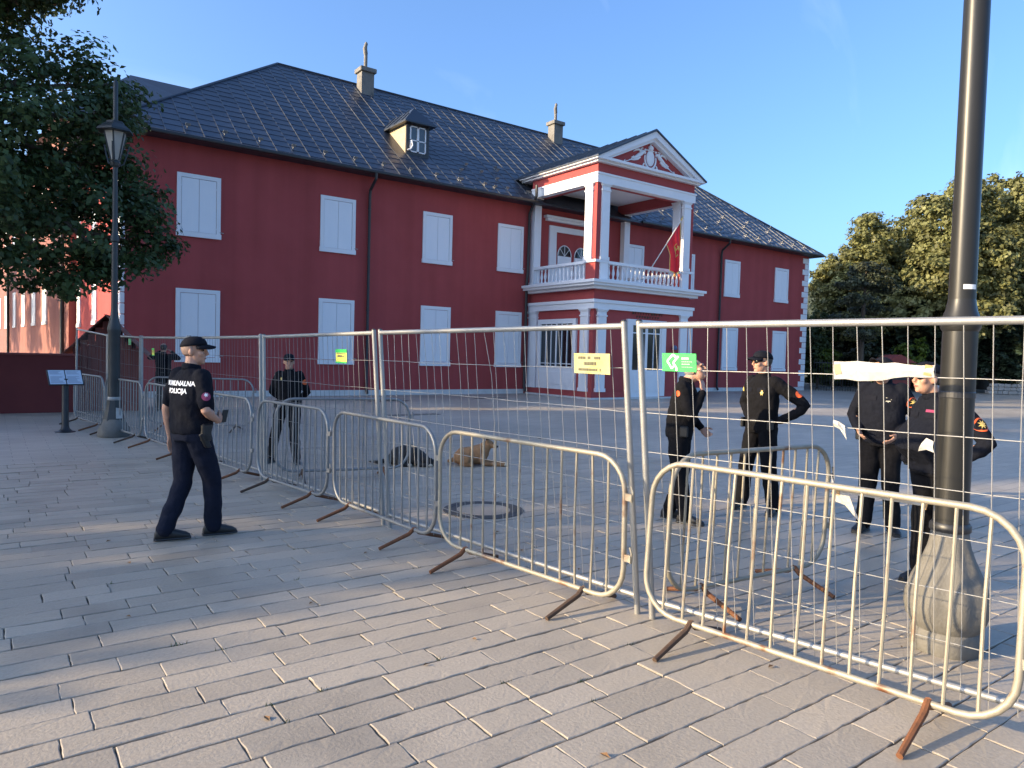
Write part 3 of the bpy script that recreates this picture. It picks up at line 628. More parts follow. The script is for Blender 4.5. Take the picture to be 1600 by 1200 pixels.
# ------------------------------------------------------------------ mesh fence panels (leaning a little), crowd barriers
def ptube(pts, r, n=6): return MB().tube(pts, r, n)
M_wire = mat('shaded_wire',(.15,.15,.155),.6,metal=.3,col2=(.22,.22,.22),nscale=6); M_wiren = mat('sunlit_wire',(.30,.295,.28),.5,metal=.4,col2=(.40,.39,.37),nscale=6)  # two tones of one wire: sunlight on near panels put into the lighter
def fence_panel(label, b0, b1, t0, t1, near=True, wires=25):
    """b0,b1 post feet, t0,t1 post tops (world)"""
    b0, b1, t0, t1 = map(Vector, (b0,b1,t0,t1))
    o = thing('fence_panel', label, 'fence panel', b0, group='temporary mesh fence panels')
    def P(u, v): return (b0.lerp(b1,u)).lerp(t0.lerp(t1,u), v) - b0
    rr = .021
    for u in (.012,.988): ptube([P(u,0),P(u,1)], rr, 10).build('post', M_galv, o, smooth=True)
    for u in (.012,.988):
        m1 = MB(); m1.ball(P(u,1),(rr,rr,.012),8,5); m1.build('post_cap', M_dark if near else M_galv, o)
    ptube([P(.012,.985),P(.988,.985)], rr*.95, 10).build('top_rail', M_galv, o, smooth=True)
    ptube([P(.012,.065),P(.988,.065)], rr*.85, 10).build('bottom_rail', M_galv, o, smooth=True)
    nrm = (P(1,0)-P(0,0)).cross(Vector((0,0,1))).normalized()
    for i in range(1, wires):
        u = .012+.976*i/wires
        bend = random.gauss(0,.004) if random.random()<.7 else random.gauss(0,.016)
        pts = [P(u+(bend*math.sin(PI*v)*.35), .035+.955*v)+nrm*(.004+bend*.6*math.sin(PI*2*v)) for v in (0,.2,.4,.6,.8,1)]
        ptube(pts, .0022 if near else .0017, 5).build('wire', M_wiren if near and b0.y < -22 else M_wire, o, smooth=True)
    for z in (.18,.31,.44,.57,.70,.845):
        sag = random.gauss(0,.006)
        pts = [P(.012+.976*k/8, z)-nrm*.003+Vector((0,0,sag*math.sin(PI*k/8)+random.gauss(0,.0015))) for k in range(9)]
        ptube(pts, .0024 if near else .0018, 5).build('wire', M_wiren if near and b0.y < -22 else M_wire, o, smooth=True)
    return o
FP = [((3.98,-25.05,0),(3.84,-25.05,1.90)), ((3.40,-22.17,0),(3.22,-22.14,1.885)), ((3.05,-19.17,0),(2.93,-19.13,1.86)), ((2.78,-16.25,0),(2.75,-16.23,1.83)), ((2.50,-13.42,0),(2.49,-13.40,1.82)), ((2.25,-10.65,0),(2.25,-10.65,1.83)), ((1.96,-8.5,0),(1.97,-8.5,1.87)), ((1.58,-6.2,0),(1.60,-6.2,2.02))]
FL = ['nearest mesh fence panel, right of the tall post, with green sign and torn paper',
      'mesh fence panel with the white and yellow sign, behind the second barrier',
      'mesh fence panel with small green and yellow sign in front of drainpipe',
      'mesh fence panel in front of the officer with hands behind back',
      'mesh fence panel beside the walking man in white-lettered polo shirt',
      'far mesh fence panel beside the left lamp post',
      'farthest mesh fence panel in front of the red hut']
for k in range(7):
    (a0,at_),(b0_,bt_) = FP[k+1] if k==0 else FP[k], FP[0] if k==0 else FP[k+1]
    d = (Vector(b0_)-Vector(a0)).normalized()*.022
    fence_panel(FL[k], Vector(a0)+d, Vector(b0_)-d, Vector(at_)+d, Vector(bt_)-d, k<3, 25 if k!=5 else 19)

def barrier(label, p0, p1, m, lean=0.0, bars=13, h=1.04, feet=True, rust=True):
    p0, p1 = Vector((*p0,0)), Vector((*p1,0)); d = p1-p0; L = d.length; d.normalize(); n = Vector((d.y,-d.x,0))
    o = thing('crowd_barrier', label, 'crowd barrier', p0, group='tubular crowd barriers')
    up_ = (Vector((0,0,1))+n*lean).normalized()
    P = lambda u, z: d*u + up_*z
    z0, z1, r = .13, h, .22; pts = []
    for cx, cz, a0 in ((L-r,z0+r,-PI/2),(L-r,z1-r,0),(r,z1-r,PI/2),(r,z0+r,PI)):
        for k in range(7): a = a0+PI/2*k/6; pts.append(P(cx+r*math.cos(a), cz+r*math.sin(a)))
    ptube_ = MB().tube(pts, .0172, 10, closed=True, ref=n); ptube_.build('frame', m, o, smooth=True)
    for i in range(bars):
        u = L*(i+1)/(bars+1)
        e = 0
        if u < r: e = r-math.sqrt(max(0,r*r-(r-u)**2))
        if u > L-r: e = r-math.sqrt(max(0,r*r-(u-L+r)**2))
        bow = random.gauss(0,.006)
        ptube([P(u,z0+e)+n*0, P(u+bow,(z0+z1)/2), P(u,z1-e)], .0086, 7).build('bar', m, o, smooth=True)
    if feet:
        for u in (.33, L-.33):
            m1 = MB()
            for s in (-1,1): m1.tube([P(u,z0+.01), P(u,z0-.03)+n*s*.05, d*u+n*s*.34+Vector((0,0,.014))],[.018,.018,.015],8)
            m1.build('foot', M_rust if rust and random.random()<.5 else M_rustdk, o, smooth=True)
    for z in (.42,.80):
        m1 = MB(); m1.obox(P(L+.028,z), d*.03, n*.012, Vector((0,0,.022))); m1.tube([P(L+.05,z-.03),P(L+.06,z+.03),P(L+.045,z+.07)],.007,6); m1.build('hook', m, o)
    return o
barrier('rusty cream crowd barrier nearest the camera, in front of the right lamp post', (3.22,-22.32), (3.465,-24.20), M_barr, -.07)
barrier('cream and grey crowd barrier in front of the manhole cover', (2.96,-20.32), (3.19,-22.18), M_barr, .02)
barrier('grey crowd barrier in front of the black dog', (2.86,-18.36), (2.98,-20.22), M_barrg, .02)
barrier('grey crowd barrier in front of the officer with hands behind back', (2.61,-16.58), (2.82,-18.26), M_barrg, .0, 12)
barrier('grey crowd barrier just right of the walking man', (2.34,-14.36), (2.57,-16.45), M_barrg, .0)
barrier('grey crowd barrier left of the walking man', (2.09,-12.12), (2.32,-14.25), M_barrg, .0)
barrier('grey crowd barrier directly behind the left lamp post', (1.76,-9.95), (2.06,-12.02), M_barrg, .0)
barrier('grey crowd barrier beside the information board', (1.43,-7.80), (1.74,-9.85), M_barrg, .0)
barrier('crowd barrier set crosswise in front of two officers', (3.55,-22.20), (5.16,-22.34), M_barr, .03, 11)
barrier('crowd barrier standing crosswise at the legs of the officer with hands behind back', (2.86,-16.45), (4.50,-16.85), M_barrg, 0)
barrier('crowd barrier standing far behind the walking man', (2.52,-9.62), (4.22,-10.85), M_barrg, 0)

# ------------------------------------------------------------------ signs and paper on the fence
def panel_frame(k):
    (a0,at_),(b0_,bt_) = (FP[1],FP[0]) if k==0 else (FP[k],FP[k+1])
    a0, at_, b0_, bt_ = map(Vector,(a0,at_,b0_,bt_))
    return lambda u,v: a0.lerp(b0_,u).lerp(at_.lerp(bt_,u),v)
M_signw = mat('sign_cream',(.62,.57,.30),.5,col2=(.66,.56,.18),nscale=5,namt=.6); M_signg = mat('sign_green',(.04,.52,.10),.4); M_signy = mat('sign_yellow',(.75,.72,.12),.5)
M_ink = mat('sign_ink',(.16,.14,.08),.7); M_paper = mat('white_paper',(.56,.54,.50),.8,col2=(.47,.45,.41),nscale=14,trans=.15,bump=.6,bscale=25,bdist=.01); M_tape = mat('brown_tape',(.42,.25,.10),.35); M_signwhite = mat('sign_white',(.85,.85,.82),.5)
FONT = None
def text_mesh(txt, size, bold=0.0):
    cu = bpy.data.curves.new('t','FONT'); cu.body = txt; cu.size = size; cu.align_x = 'CENTER'; cu.align_y = 'CENTER'; cu.offset = bold; cu.resolution_u = 3
    ob = bpy.data.objects.new('t',cu); COL.objects.link(ob); dg = bpy.context.evaluated_depsgraph_get()
    me = bpy.data.meshes.new_from_object(ob.evaluated_get(dg)); bpy.data.objects.remove(ob); bpy.data.curves.remove(cu); return me
def fence_sign(name, label, c, along, upv, w, h, m, t=.004):
    """board centred at c; along = reading direction as seen from the camera side"""
    along, upv = Vector(along).normalized(), Vector(upv).normalized(); nrm = along.cross(upv)
    o = thing(name, label, 'sign', c)
    b = MB(); b.obox((0,0,0), along*w/2, upv*h/2, nrm*t/2); bevel(b.build('board', m, o), .0015)
    Mx = Matrix((( along.x,upv.x,nrm.x),(along.y,upv.y,nrm.y),(along.z,upv.z,nrm.z))).to_4x4()
    def mark(me, x, y, mm, nm='lettering'):
        q = obj(nm, me, mm, o); q.matrix_local = Mx @ Matrix.Translation((x,y,t/2+.0008)); return q
    return o, mark
f1 = panel_frame(1); al = Vector((0,-1,0))
o, mk_ = fence_sign('warning_sign','white and yellow rectangular warning sign on the fence left of the tall post', f1(.105,.857)+Vector((-.03,0,0)), (.05,-1,0), (-.07,0,1), .33, .135, M_signw)
for y, s in ((.038,.030),(.0,.036),(-.04,.028)):
    # the real words cannot be read in the photograph: short dark strokes in three lines
    b = MB(); n_ = 15 if y else 9; x = -.12 if y else -.07
    for i in range(n_):
        if random.random()<.15: x += .016; continue
        ww = random.uniform(.006,.013); b.box(x,x+ww,y-s*.3,y+s*.3,0,.0006); x += ww+.0035
    q = mk_(b.mesh('lettering'),0,0,M_ink); q['kind'] = 'stuff'
f0 = panel_frame(0)
o, mk_ = fence_sign('company_sign','bright green rectangular sign with white angular logo on the nearest fence panel', f0(.115,.868)+Vector((-.03,0,0)), (.2,-1,0), (-.09,0,1), .225, .108, M_signg)
b = MB()
def poly_line(pts, w):
    for (xa,ya),(xb,yb) in zip(pts,pts[1:]): b.bar((xa,ya,.0005),(xb,yb,.0005),w,.001)
k_ = .84
poly_line([(x*k_,y*k_) for x,y in ((-.022,.040),(-.046,.058),(-.092,.010),(-.057,-.042),(-.040,-.026))],.011); poly_line([(x*k_,y*k_) for x,y in ((-.002,.044),(-.045,-.002),(-.018,-.040),(-.020,-.060))],.011); poly_line([(x*k_,y*k_) for x,y in ((-.046,.058),(-.018,.026))],.010)
mk_(b.mesh('logo'),0,0,M_signwhite,'logo')
b = MB()
for y, hh, a_, e_ in ((.024,.013,.018,.065),(.005,.0035,.018,.085),(-.009,.005,.018,.065),(-.026,.0025,.018,.085)):
    x = a_
    while x < e_: ww = random.uniform(.006,.012); b.box(x,x+ww,y-hh/2,y+hh/2,0,.0006); x += ww+.003
q = mk_(b.mesh('lettering'),0,0,mat('sign_pale',(.55,.8,.55),.5)); q['kind']='stuff'
def small_sign(label, c, w=.20, h=.13):
    o, mk = fence_sign('notice', label, c, (.05,-1,0), (-.03,0,1), w, h, M_signy)
    b = MB(); b.box(-w/2,w/2,h*.25,h/2,0,.0012); mk(b.mesh('band'),0,0,M_signg,'green_band')
    b = MB(); b.box(-w/2,w/2,-h/2,-h*.4,0,.0012); mk(b.mesh('band'),0,0,M_signg,'green_band')
    b = MB(); b.box(-w*.32,w*.1,-.008,.010,0,.0012).box(w*.12,w*.3,-.006,.004,0,.0012).box(-w*.4,w*.4,h*.2-.004,h*.2+.003,0,.0012); q = mk(b.mesh('lettering'),0,0,M_ink); q['kind']='stuff'
small_sign('small yellow notice with green band on the fence before the drainpipe', Vector((2.88,-18.42,1.60)), .25, .14)
small_sign('small yellow-green notice on the fence behind the walking man', Vector((2.30,-11.55,1.55)), .16, .13)
o, mk_ = fence_sign('green_notice','tiny plain green plate on the far fence beside the left lamp post', Vector((2.14,-10.1,1.72)), (.1,-1,0), (0,0,1), .18,.12, mat('plate_green',(.03,.3,.09),.5))
# torn paper banner on the nearest panel
def paper(name, label, pts_top, pts_bot, tapes=()):
    o = thing(name, label, 'paper', pts_top[0]); c = Vector(pts_top[0]); n = len(pts_top)
    V = [Vector(p)-c for p in pts_top]+[(Vector(p)+Vector(q))/2-c+Vector((-.006+random.gauss(0,.004),0,0)) for p,q in zip(pts_top,pts_bot)]+[Vector(p)-c for p in pts_bot]
    b = MB(); b.add(V,[(r*n+i,r*n+i+1,(r+1)*n+i+1,(r+1)*n+i) for r in (0,1) for i in range(n-1)])
    me = b.mesh(name); q = obj('sheet', me, M_paper, o); md = q.modifiers.new('s','SOLIDIFY'); md.thickness = .0012
    for a,e in tapes:
        b = MB(); b.bar(Vector(a)-c+Vector((-.006,0,0)),Vector(e)-c+Vector((-.006,0,0)),.05,.002,(-1,0,0)); b.build('tape',M_tape,o)
def fx(Y, z): # point on the nearest panel plane
    u = (-22.16-Y)/(25.05-22.16); return f0(u, z/1.89)+Vector((-.012,0,0))
ys = np.linspace(-23.335,-23.775,9)
paper('torn_banner','long torn strip of white paper taped across the nearest fence panel',[fx(y,1.668-.012*i/8+random.gauss(0,.003)) for i,y in enumerate(ys)],[fx(y,(1.575,1.578,1.57,1.573,1.577,1.592,1.60,1.598,1.60)[i]) for i,y in enumerate(ys)],
      [(fx(-23.34,1.625),fx(-23.37,1.63)),(fx(-23.735,1.635),fx(-23.765,1.63))])
paper('paper_scrap','small white paper scrap hanging left on nearest fence panel',[fx(-23.33,1.365),fx(-23.352,1.36),fx(-23.383,1.34)],[fx(-23.332,1.335),fx(-23.36,1.32),fx(-23.392,1.268)])
paper('paper_scrap','small white paper scrap stuck on fence in front of the lamp post',[fx(-23.722,1.285),fx(-23.742,1.312),fx(-23.772,1.298)],[fx(-23.708,1.245),fx(-23.742,1.256),fx(-23.774,1.245)])
ys = np.linspace(-23.315,-23.735,6)
paper('torn_banner','lower narrow torn white paper strip with brown tape on nearest fence panel',[fx(y,1.02-.012*i/5+(.006 if i in(0,1) else 0)) for i,y in enumerate(ys)],[fx(y,.993-.012*i/5) for i,y in enumerate(ys)],[(fx(-23.32,1.005),fx(-23.36,1.003)),(fx(-23.73,.995),fx(-23.75,.99))])
paper('paper_scrap','large crumpled white paper flap hanging from the lower torn strip',[fx(-23.315,1.085),fx(-23.335,1.01),fx(-23.395,1.0)],[fx(-23.325,.945),fx(-23.38,.93),fx(-23.455,.845)])

# ------------------------------------------------------------------ right lamp post (cropped by the frame's top)
M_pole = mat('dark_pole_paint',(.016,.016,.015),.36,spec=.35,col2=(.024,.0235,.022),nscale=3,namt=.5,bump=.12,bscale=18,bdist=.004,stretch=(1,1,.4),col3=(.05,.048,.044),n3=9,t3=(.7,.78))
M_castb = mat('weathered_cast_base',(.11,.105,.092),.7,col2=(.17,.16,.14),nscale=14,namt=.3,bump=.5,bscale=60,bdist=.006,col3=(.075,.072,.066),n3=2.4,t3=(.48,.75))
lamp = thing('street_lamp','tall dark lamp post with fluted bulbous cast base at the right','street lamp',(4.54,-23.48,0))
fl_ = lambda a,z: 1+.045*math.cos(8*a+.4)*min(1,max(0,(z-.14)/.1))*(1 if z<.66 else 0)
b = MB(); b.lathe([(.178,0),(.183,.02),(.183,.11),(.172,.13),(.186,.15),(.210,.20),(.221,.27),(.217,.33),(.197,.40),(.165,.47),(.135,.54),(.114,.60),(.102,.66),(.098,.70)],n=64,squash=fl_); b.build('base',M_castb,lamp,smooth=True)
b = MB(); b.lathe([(.104,.70),(.108,.705),(.108,.735),(.098,.75)],n=32); b.build('base_ring',M_dark,lamp,smooth=True)
b = MB(); b.lathe([(.0915,.74),(.090,1.87)],n=32); b.build('lower_shaft',M_pole,lamp,smooth=True)
b = MB(); b.lathe([(.0905,1.475),(.0935,1.48),(.0935,1.51),(.0905,1.515)],n=32); b.build('cable_tie',M_dark,lamp)
b = MB(); b.lathe([(.09,1.86),(.102,1.88),(.106,1.91),(.096,1.94),(.080,1.985),(.073,2.03),(.0705,2.045)],n=32); b.build('collar',M_pole,lamp,smooth=True)
b = MB(); b.lathe([(.070,2.04),(.0685,2.6),(.067,3.7),(.062,5.2)],n=32); b.build('upper_shaft',M_pole,lamp,smooth=True)
b = MB(); b.tube([(0,0,5.1),(0,0,5.5),(-.3,.3,5.75),(-.6,.6,5.7)],.035,10); b.build('arm',M_pole,lamp,smooth=True)
b = MB(); b.lathe([(.05,.3),(.3,.28),(.28,.22),(.16,-.15),(.05,-.18)],(-.6,.6,5.3),6); b.build('lantern',M_dark,lamp)
b = MB()
for k in range(7):
    a = math.radians(205+k*9); 
    b.add([(.0706*math.cos(a),.0706*math.sin(a),2.10),(.0706*math.cos(a+.157),.0706*math.sin(a+.157),2.10),(.0704*math.cos(a+.157),.0704*math.sin(a+.157),2.127),(.0704*math.cos(a),.0704*math.sin(a),2.127)],[(0,1,2,3)])
b.build('sticker',M_signwhite,lamp)

# ------------------------------------------------------------------ left lamp post with hexagonal lantern
M_pole2 = mat('left_pole_paint',(.020,.023,.024),.45,col2=(.032,.036,.036),nscale=4,bump=.1,bscale=30,bdist=.003)
lamp2 = thing('street_lamp','dark lamp post with white glass hexagonal lantern and masonry foot at the left','street lamp',(1.81,-10.68,0))
b = MB(); b.lathe([(.25,0),(.265,.03),(.25,.16),(.21,.22),(.17,.32)],n=24,squash=lambda a,z: 1+.04*math.sin(5*a+z*9)); b.build('footing',M_castb,lamp2,smooth=True)
b = MB(); b.lathe([(.20,.20),(.17,.34),(.13,.5),(.115,.62),(.11,.66)],n=8); b.build('base',M_pole2,lamp2)
b = MB(); b.lathe([(.112,.66),(.117,.69),(.112,.72)],n=16); b.build('base_ring',M_galv,lamp2)
b = MB(); b.lathe([(.102,.72),(.098,1.85),(.112,1.9),(.115,1.95),(.09,2.05),(.07,2.15),(.056,2.3),(.052,3.48),(.072,3.5),(.076,3.56),(.055,3.62),(.048,3.7),(.042,4.86)],n=16); b.build('shaft',M_pole2,lamp2,smooth=True)
b = MB(); b.lathe([(.04,4.80),(.08,4.84),(.09,4.89),(.07,4.93)],n=6); b.build('lantern_seat',M_pole2,lamp2)
M_lamp = mat('frosted_lantern_glass',(.62,.60,.55),.3,col2=(.70,.68,.62),nscale=6,trans=.55)
for k in range(6):
    a0, a1 = 2*PI*k/6+.2, 2*PI*(k+1)/6+.2
    q = [(.075*math.cos(a0),.075*math.sin(a0),4.94),(.075*math.cos(a1),.075*math.sin(a1),4.94),(.185*math.cos(a1),.185*math.sin(a1),5.43),(.185*math.cos(a0),.185*math.sin(a0),5.43)]
    b = MB(); c_ = Vector(((q[0][0]+q[1][0])/2,(q[0][1]+q[1][1])/2,0)).normalized()*-.006; b.prism(q,c_); b.build('glass_pane',M_lamp,lamp2)
    b = MB(); b.tube([q[0],q[3]],.014,6); b.build('lantern_rib',M_pole2,lamp2)
    if k%2==0:
        b = MB(); a = a0; b.tube([(.04*math.cos(a),.04*math.sin(a),4.84),(.14*math.cos(a),.14*math.sin(a),4.89),(.20*math.cos(a),.20*math.sin(a),5.08),(.225*math.cos(a),.225*math.sin(a),5.22)],.014,6); b.build('scroll',M_pole2,lamp2,smooth=True)
b = MB(); b.lathe([(.26,5.42),(.31,5.43),(.29,5.47),(.16,5.57),(.14,5.61),(.05,5.63)],n=6,rot=.2); b.build('lantern_hood',M_pole2,lamp2)
b = MB(); b.lathe([(.042,5.6),(.04,6.3),(.015,6.35)],n=10); b.build('mast_top',M_pole2,lamp2,smooth=True)
b = MB(); b.prism([(-.02,-.0,0),(.10,-.0,.0),(.09,0,.18),(.0,0,.2)],(0,.004,0)); q = b.build('pasted_leaflet',M_paper,lamp2,(.03,-.185,.34)); q.rotation_euler=(-.3,0,.25)

# ------------------------------------------------------------------ information board on a post
bd = thing('information_board','slanted two-page information board on a black post by the low wall','information board',(1.14,-9.62,0))
b = MB(); b.lathe([(.17,0),(.17,.012),(.12,.02),(.075,.07),(.06,.12),(.056,.95),(.05,1.0)],n=16); b.build('post',M_dark,bd,smooth=True)
vd = Vector((-.2,.98,0)); vr = Vector((.98,.2,0)); tl = (vd*.55+Vector((0,0,.83))).normalized()
b = MB(); b.obox((0,0,1.02), vr*.29, tl*.165, vr.cross(tl)*.012); bevel(b.build('board_frame',M_dark,bd),.004)
M_page = mat('printed_page',(.52,.58,.66),.25,col2=(.60,.65,.72),nscale=6)
nb = tl.cross(vr); nb = -nb if nb.z<0 else nb
for s in (-1,1):
    b = MB(); b.obox(Vector((0,0,1.02))+vr*s*.139+nb*.0145, vr*.130, tl*.15, nb*.002); pg = b.build('page',M_page,bd)
    b = MB()
    for i in range(14):
        if i in (4,5): continue
        L_ = random.uniform(.07,.11); b.obox(Vector((0,0,1.02))+vr*(s*.139-.11+L_)+tl*(.125-.019*i)+nb*.0172, vr*L_, tl*.004, nb*.0004)
    tag(b.build('printed_lines',mat('print_grey',(.25,.28,.33),.5),bd),kind='stuff')

# ------------------------------------------------------------------ low red garden wall, red hut
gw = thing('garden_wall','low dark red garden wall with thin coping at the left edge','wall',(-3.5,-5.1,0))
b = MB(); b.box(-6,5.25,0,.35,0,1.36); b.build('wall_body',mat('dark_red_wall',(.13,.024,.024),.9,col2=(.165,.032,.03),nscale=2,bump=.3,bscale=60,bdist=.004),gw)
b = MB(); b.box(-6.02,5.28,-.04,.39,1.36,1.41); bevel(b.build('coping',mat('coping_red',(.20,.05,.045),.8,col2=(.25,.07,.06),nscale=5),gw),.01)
M_hut = mat('hut_boards',(.16,.035,.025),.7,col2=(.22,.05,.034),nscale=4,stretch=(6,6,.7),bump=.3,bscale=30,bdist=.004)
M_hutr = mat('hut_roof_boards',(.20,.075,.055),.75,col2=(.27,.11,.08),nscale=4,bump=.3,bscale=20,bdist=.004)
hut = thing('hut','small red wooden hut with steep gabled roof behind the left lamp post','hut',(2.48,-4.3,0),math.radians(-12))
for i in range(9):
    b = MB(); x = -.72+i*.16; b.box(x+.003,x+.157,-.62,-.585,0,1.5+max(0,.72-abs(x+.08))*1.02); b.build('plank',M_hut,hut)
    b = MB(); b.box(x+.003,x+.157,.95,.985,0,1.5+max(0,.72-abs(x+.08))*1.02); b.build('plank',M_hut,hut)
for s in (-1,1):
    for i in range(9):
        b = MB(); y = -.58+i*.17; b.box(s*.70-.017,s*.70+.017,y+.003,y+.167,0,1.52); b.build('plank',M_hut,hut)
for s in (-1,1):
    for i in range(6):
        a0, a1 = i/6, (i+1)/6; r0 = Vector((s*1.02,0,1.28)); r1 = Vector((0,0,2.36)); d_ = r1-r0; nn = Vector((s*.72,0,.69)).normalized()
        p0, p1 = r0+d_*a0, r0+d_*(a1+.03); b = MB(); b.prism([p0+nn*.012+Vector((0,-.85,0)),p1+Vector((0,-.85,0)),p1+nn*.018+Vector((0,-.85,0)),p0+nn*.03+Vector((0,-.85,0))],(0,2.05,0)); b.build('roof_board',M_hutr,hut)
b = MB(); b.box(-.34,.34,-.64,-.622,.05,1.45); b.build('door',M_hut,hut)

# ------------------------------------------------------------------ manhole cover, drain strips
mh = thing('manhole_cover','round dark iron manhole cover with ring set in the paving','manhole cover',(MAN[0],MAN[1],0))
M_iron = mat('cast_iron',(.045,.045,.045),.6,col2=(.075,.072,.068),nscale=14,bump=.5,bscale=40,bdist=.004,metal=.3)
b = MB(); b.lathe([(.43,-.02),(.43,.007),(.36,.009),(.355,.003)],n=40); b.build('ring',M_iron,mh)
b = MB(); b.lathe([(.35,-.02),(.35,.008),(.30,.009),(.295,.006),(.01,.006)],n=40)
b.build('lid',M_iron,mh)
b = MB(); b.lathe([(.285,.0062),(.285,.0085),(.01,.009)],n=40); b.build('lid_concrete',M_stone,mh)
for lab, (x,y) in (('long dark drain grating in the paving in front of the facade',(9.2,-8.3)),('short dark drain grating close to the facade wall',(11.0,-3.2)),('dark drain grating beside the porch corner',(15.6,-2.6))):
    dg_ = thing('drain_grating',lab,'drain grating',(x,y,0),group='drain gratings')
    b = MB(); L_ = .75; b.box(-L_,L_,-.16,-.13,-.01,.006).box(-L_,L_,.13,.16,-.01,.006).box(-L_,-L_+.03,-.13,.13,-.01,.006).box(L_-.03,L_,-.13,.13,-.01,.006); b.build('frame',M_iron,dg_)
    for k in range(14):
        b = MB(); xx = -L_+.08+k*.105; b.box(xx,xx+.04,-.13,.13,-.01,.004); b.build('grate_bar',M_dark,dg_)
# ------------------------------------------------------------------ vegetation
def leaf_mesh(name, C, Nrm, size, tint):
    """one folded quad leaf per centre; numpy arrays"""
    n = len(C); a = rng.normal(size=(n,3)); Nrm = Nrm/np.linalg.norm(Nrm,axis=1,keepdims=True)
    t = np.cross(Nrm,a); t /= np.linalg.norm(t,axis=1,keepdims=True); b = np.cross(Nrm,t)
    s = size*rng.uniform(.65,1.25,size=(n,1)); fold = Nrm*s*rng.uniform(-.12,.22,size=(n,1))
    V = np.empty((n,4,3)); V[:,0] = C-t*s*.55; V[:,1] = C-b*s*.40+fold; V[:,2] = C+t*s*.6; V[:,3] = C+b*s*.40+fold
    me = bpy.data.meshes.new(name); me.vertices.add(4*n); me.vertices.foreach_set('co', V.reshape(-1).astype(np.float32))
    me.loops.add(4*n); me.loops.foreach_set('vertex_index', np.arange(4*n,dtype=np.int32))
    me.polygons.add(n); me.polygons.foreach_set('loop_start', np.arange(0,4*n,4,dtype=np.int32)); me.polygons.foreach_set('loop_total', np.full(n,4,dtype=np.int32))
    me.update(); me.validate()
    me.attributes.new('tint','FLOAT','POINT').data.foreach_set('value', np.repeat(tint,4).astype(np.float32))
    return me
def lobes_leaves(lobes, per_m2, clump=.55, leaves_per=70, droop=.35):
    """lobes: (centre, radii). Clumps sit mostly near each lobe's surface, leaves inside each clump."""
    Cs, Ns, Ts = [], [], []
    for c, r in lobes:
        c, r = np.array(c,float), np.array(r if hasattr(r,'__len__') else (r,r,r),float)
        area = 4*PI*((r[0]*r[1])**1.6/3+(r[0]*r[2])**1.6/3+(r[1]*r[2])**1.6/3)**(1/1.6)
        m = int(area*per_m2); d = rng.normal(size=(m,3)); d /= np.linalg.norm(d,axis=1,keepdims=True)
        cc = c+d*r*(rng.uniform(.25,1.0,size=(m,1))**.45)*rng.uniform(.9,1.12,size=(m,1))
        for k in range(m):
            q = int(leaves_per*rng.uniform(.6,1.3)); e = rng.normal(size=(q,3)); e /= np.linalg.norm(e,axis=1,keepdims=True)
            cr = clump*rng.uniform(.6,1.35); p = cc[k]+e*cr*np.array((1,1,.62))*(rng.uniform(size=(q,1))**.5)
            Cs.append(p); Ns.append(e*.7+d[k]*.5+np.array((0,0,.55))+rng.normal(size=(q,3))*.45); Ts.append(np.clip(rng.normal(.5,.22)+rng.normal(0,.14,size=q),0,1))
    return np.concatenate(Cs), np.concatenate(Ns), np.concatenate(Ts)
def leafmat(name, c1, c2, trans=.3, rough=.5): return mat(name, c1, rough, col2=c2, nscale=1.2, namt=.4, attr='tint', attr_amt=.5, trans=trans, spec=.35)
M_bark = mat('bark',(.075,.058,.042),.9,col2=(.12,.095,.07),nscale=9,stretch=(1,1,.3),bump=.8,bscale=22,bdist=.03)
M_lind = leafmat('linden_leaf',(.048,.078,.026),(.075,.112,.038),.35)
M_plane = leafmat('plane_leaf',(.175,.18,.065),(.235,.23,.088),.38)
M_spruce = leafmat('spruce_needle',(.02,.034,.02),(.034,.052,.028),.15)
M_pine = leafmat('pine_needle',(.045,.055,.028),(.065,.07,.035),.2)
M_bushl = leafmat('bright_bush_leaf',(.075,.115,.014),(.12,.16,.02),.4)
M_bushd = leafmat('dark_bush_leaf',(.04,.062,.018),(.075,.10,.03),.35)
def tree(name, label, base, trunk_h, trunk_r, lobes, m, size, per, clump, lp, lean=(0,0), group=None, me=None, limbs=True):
    """lobes given relative to base"""
    o = thing(name, label, 'tree', base, group=group)
    b = MB(); top = Vector((lean[0],lean[1],trunk_h)); b.tube([(0,0,-.2),(0,0,.15),top*.3,top*.65,top],[trunk_r*1.5,trunk_r*1.1,trunk_r,trunk_r*.8,trunk_r*.5],12); b.build('trunk',M_bark,o,smooth=True)
    if limbs:
        for c, r in lobes:
            s = top*random.uniform(.55,.98); e = Vector(c); mid = s.lerp(e,.5)+Vector((random.uniform(-.3,.3),random.uniform(-.3,.3),.25))
            b = MB(); b.tube([s,mid,e],[trunk_r*.42,trunk_r*.28,trunk_r*.08],8); b.build('limb',M_bark,o,smooth=True)
    if me is None:
        c_, n_, t_ = lobes_leaves(lobes, per, clump, lp); me = leaf_mesh('crown', c_, n_, size, t_)
    cr = obj('crown', me, m, o); cr['kind'] = 'stuff'
    return o, me
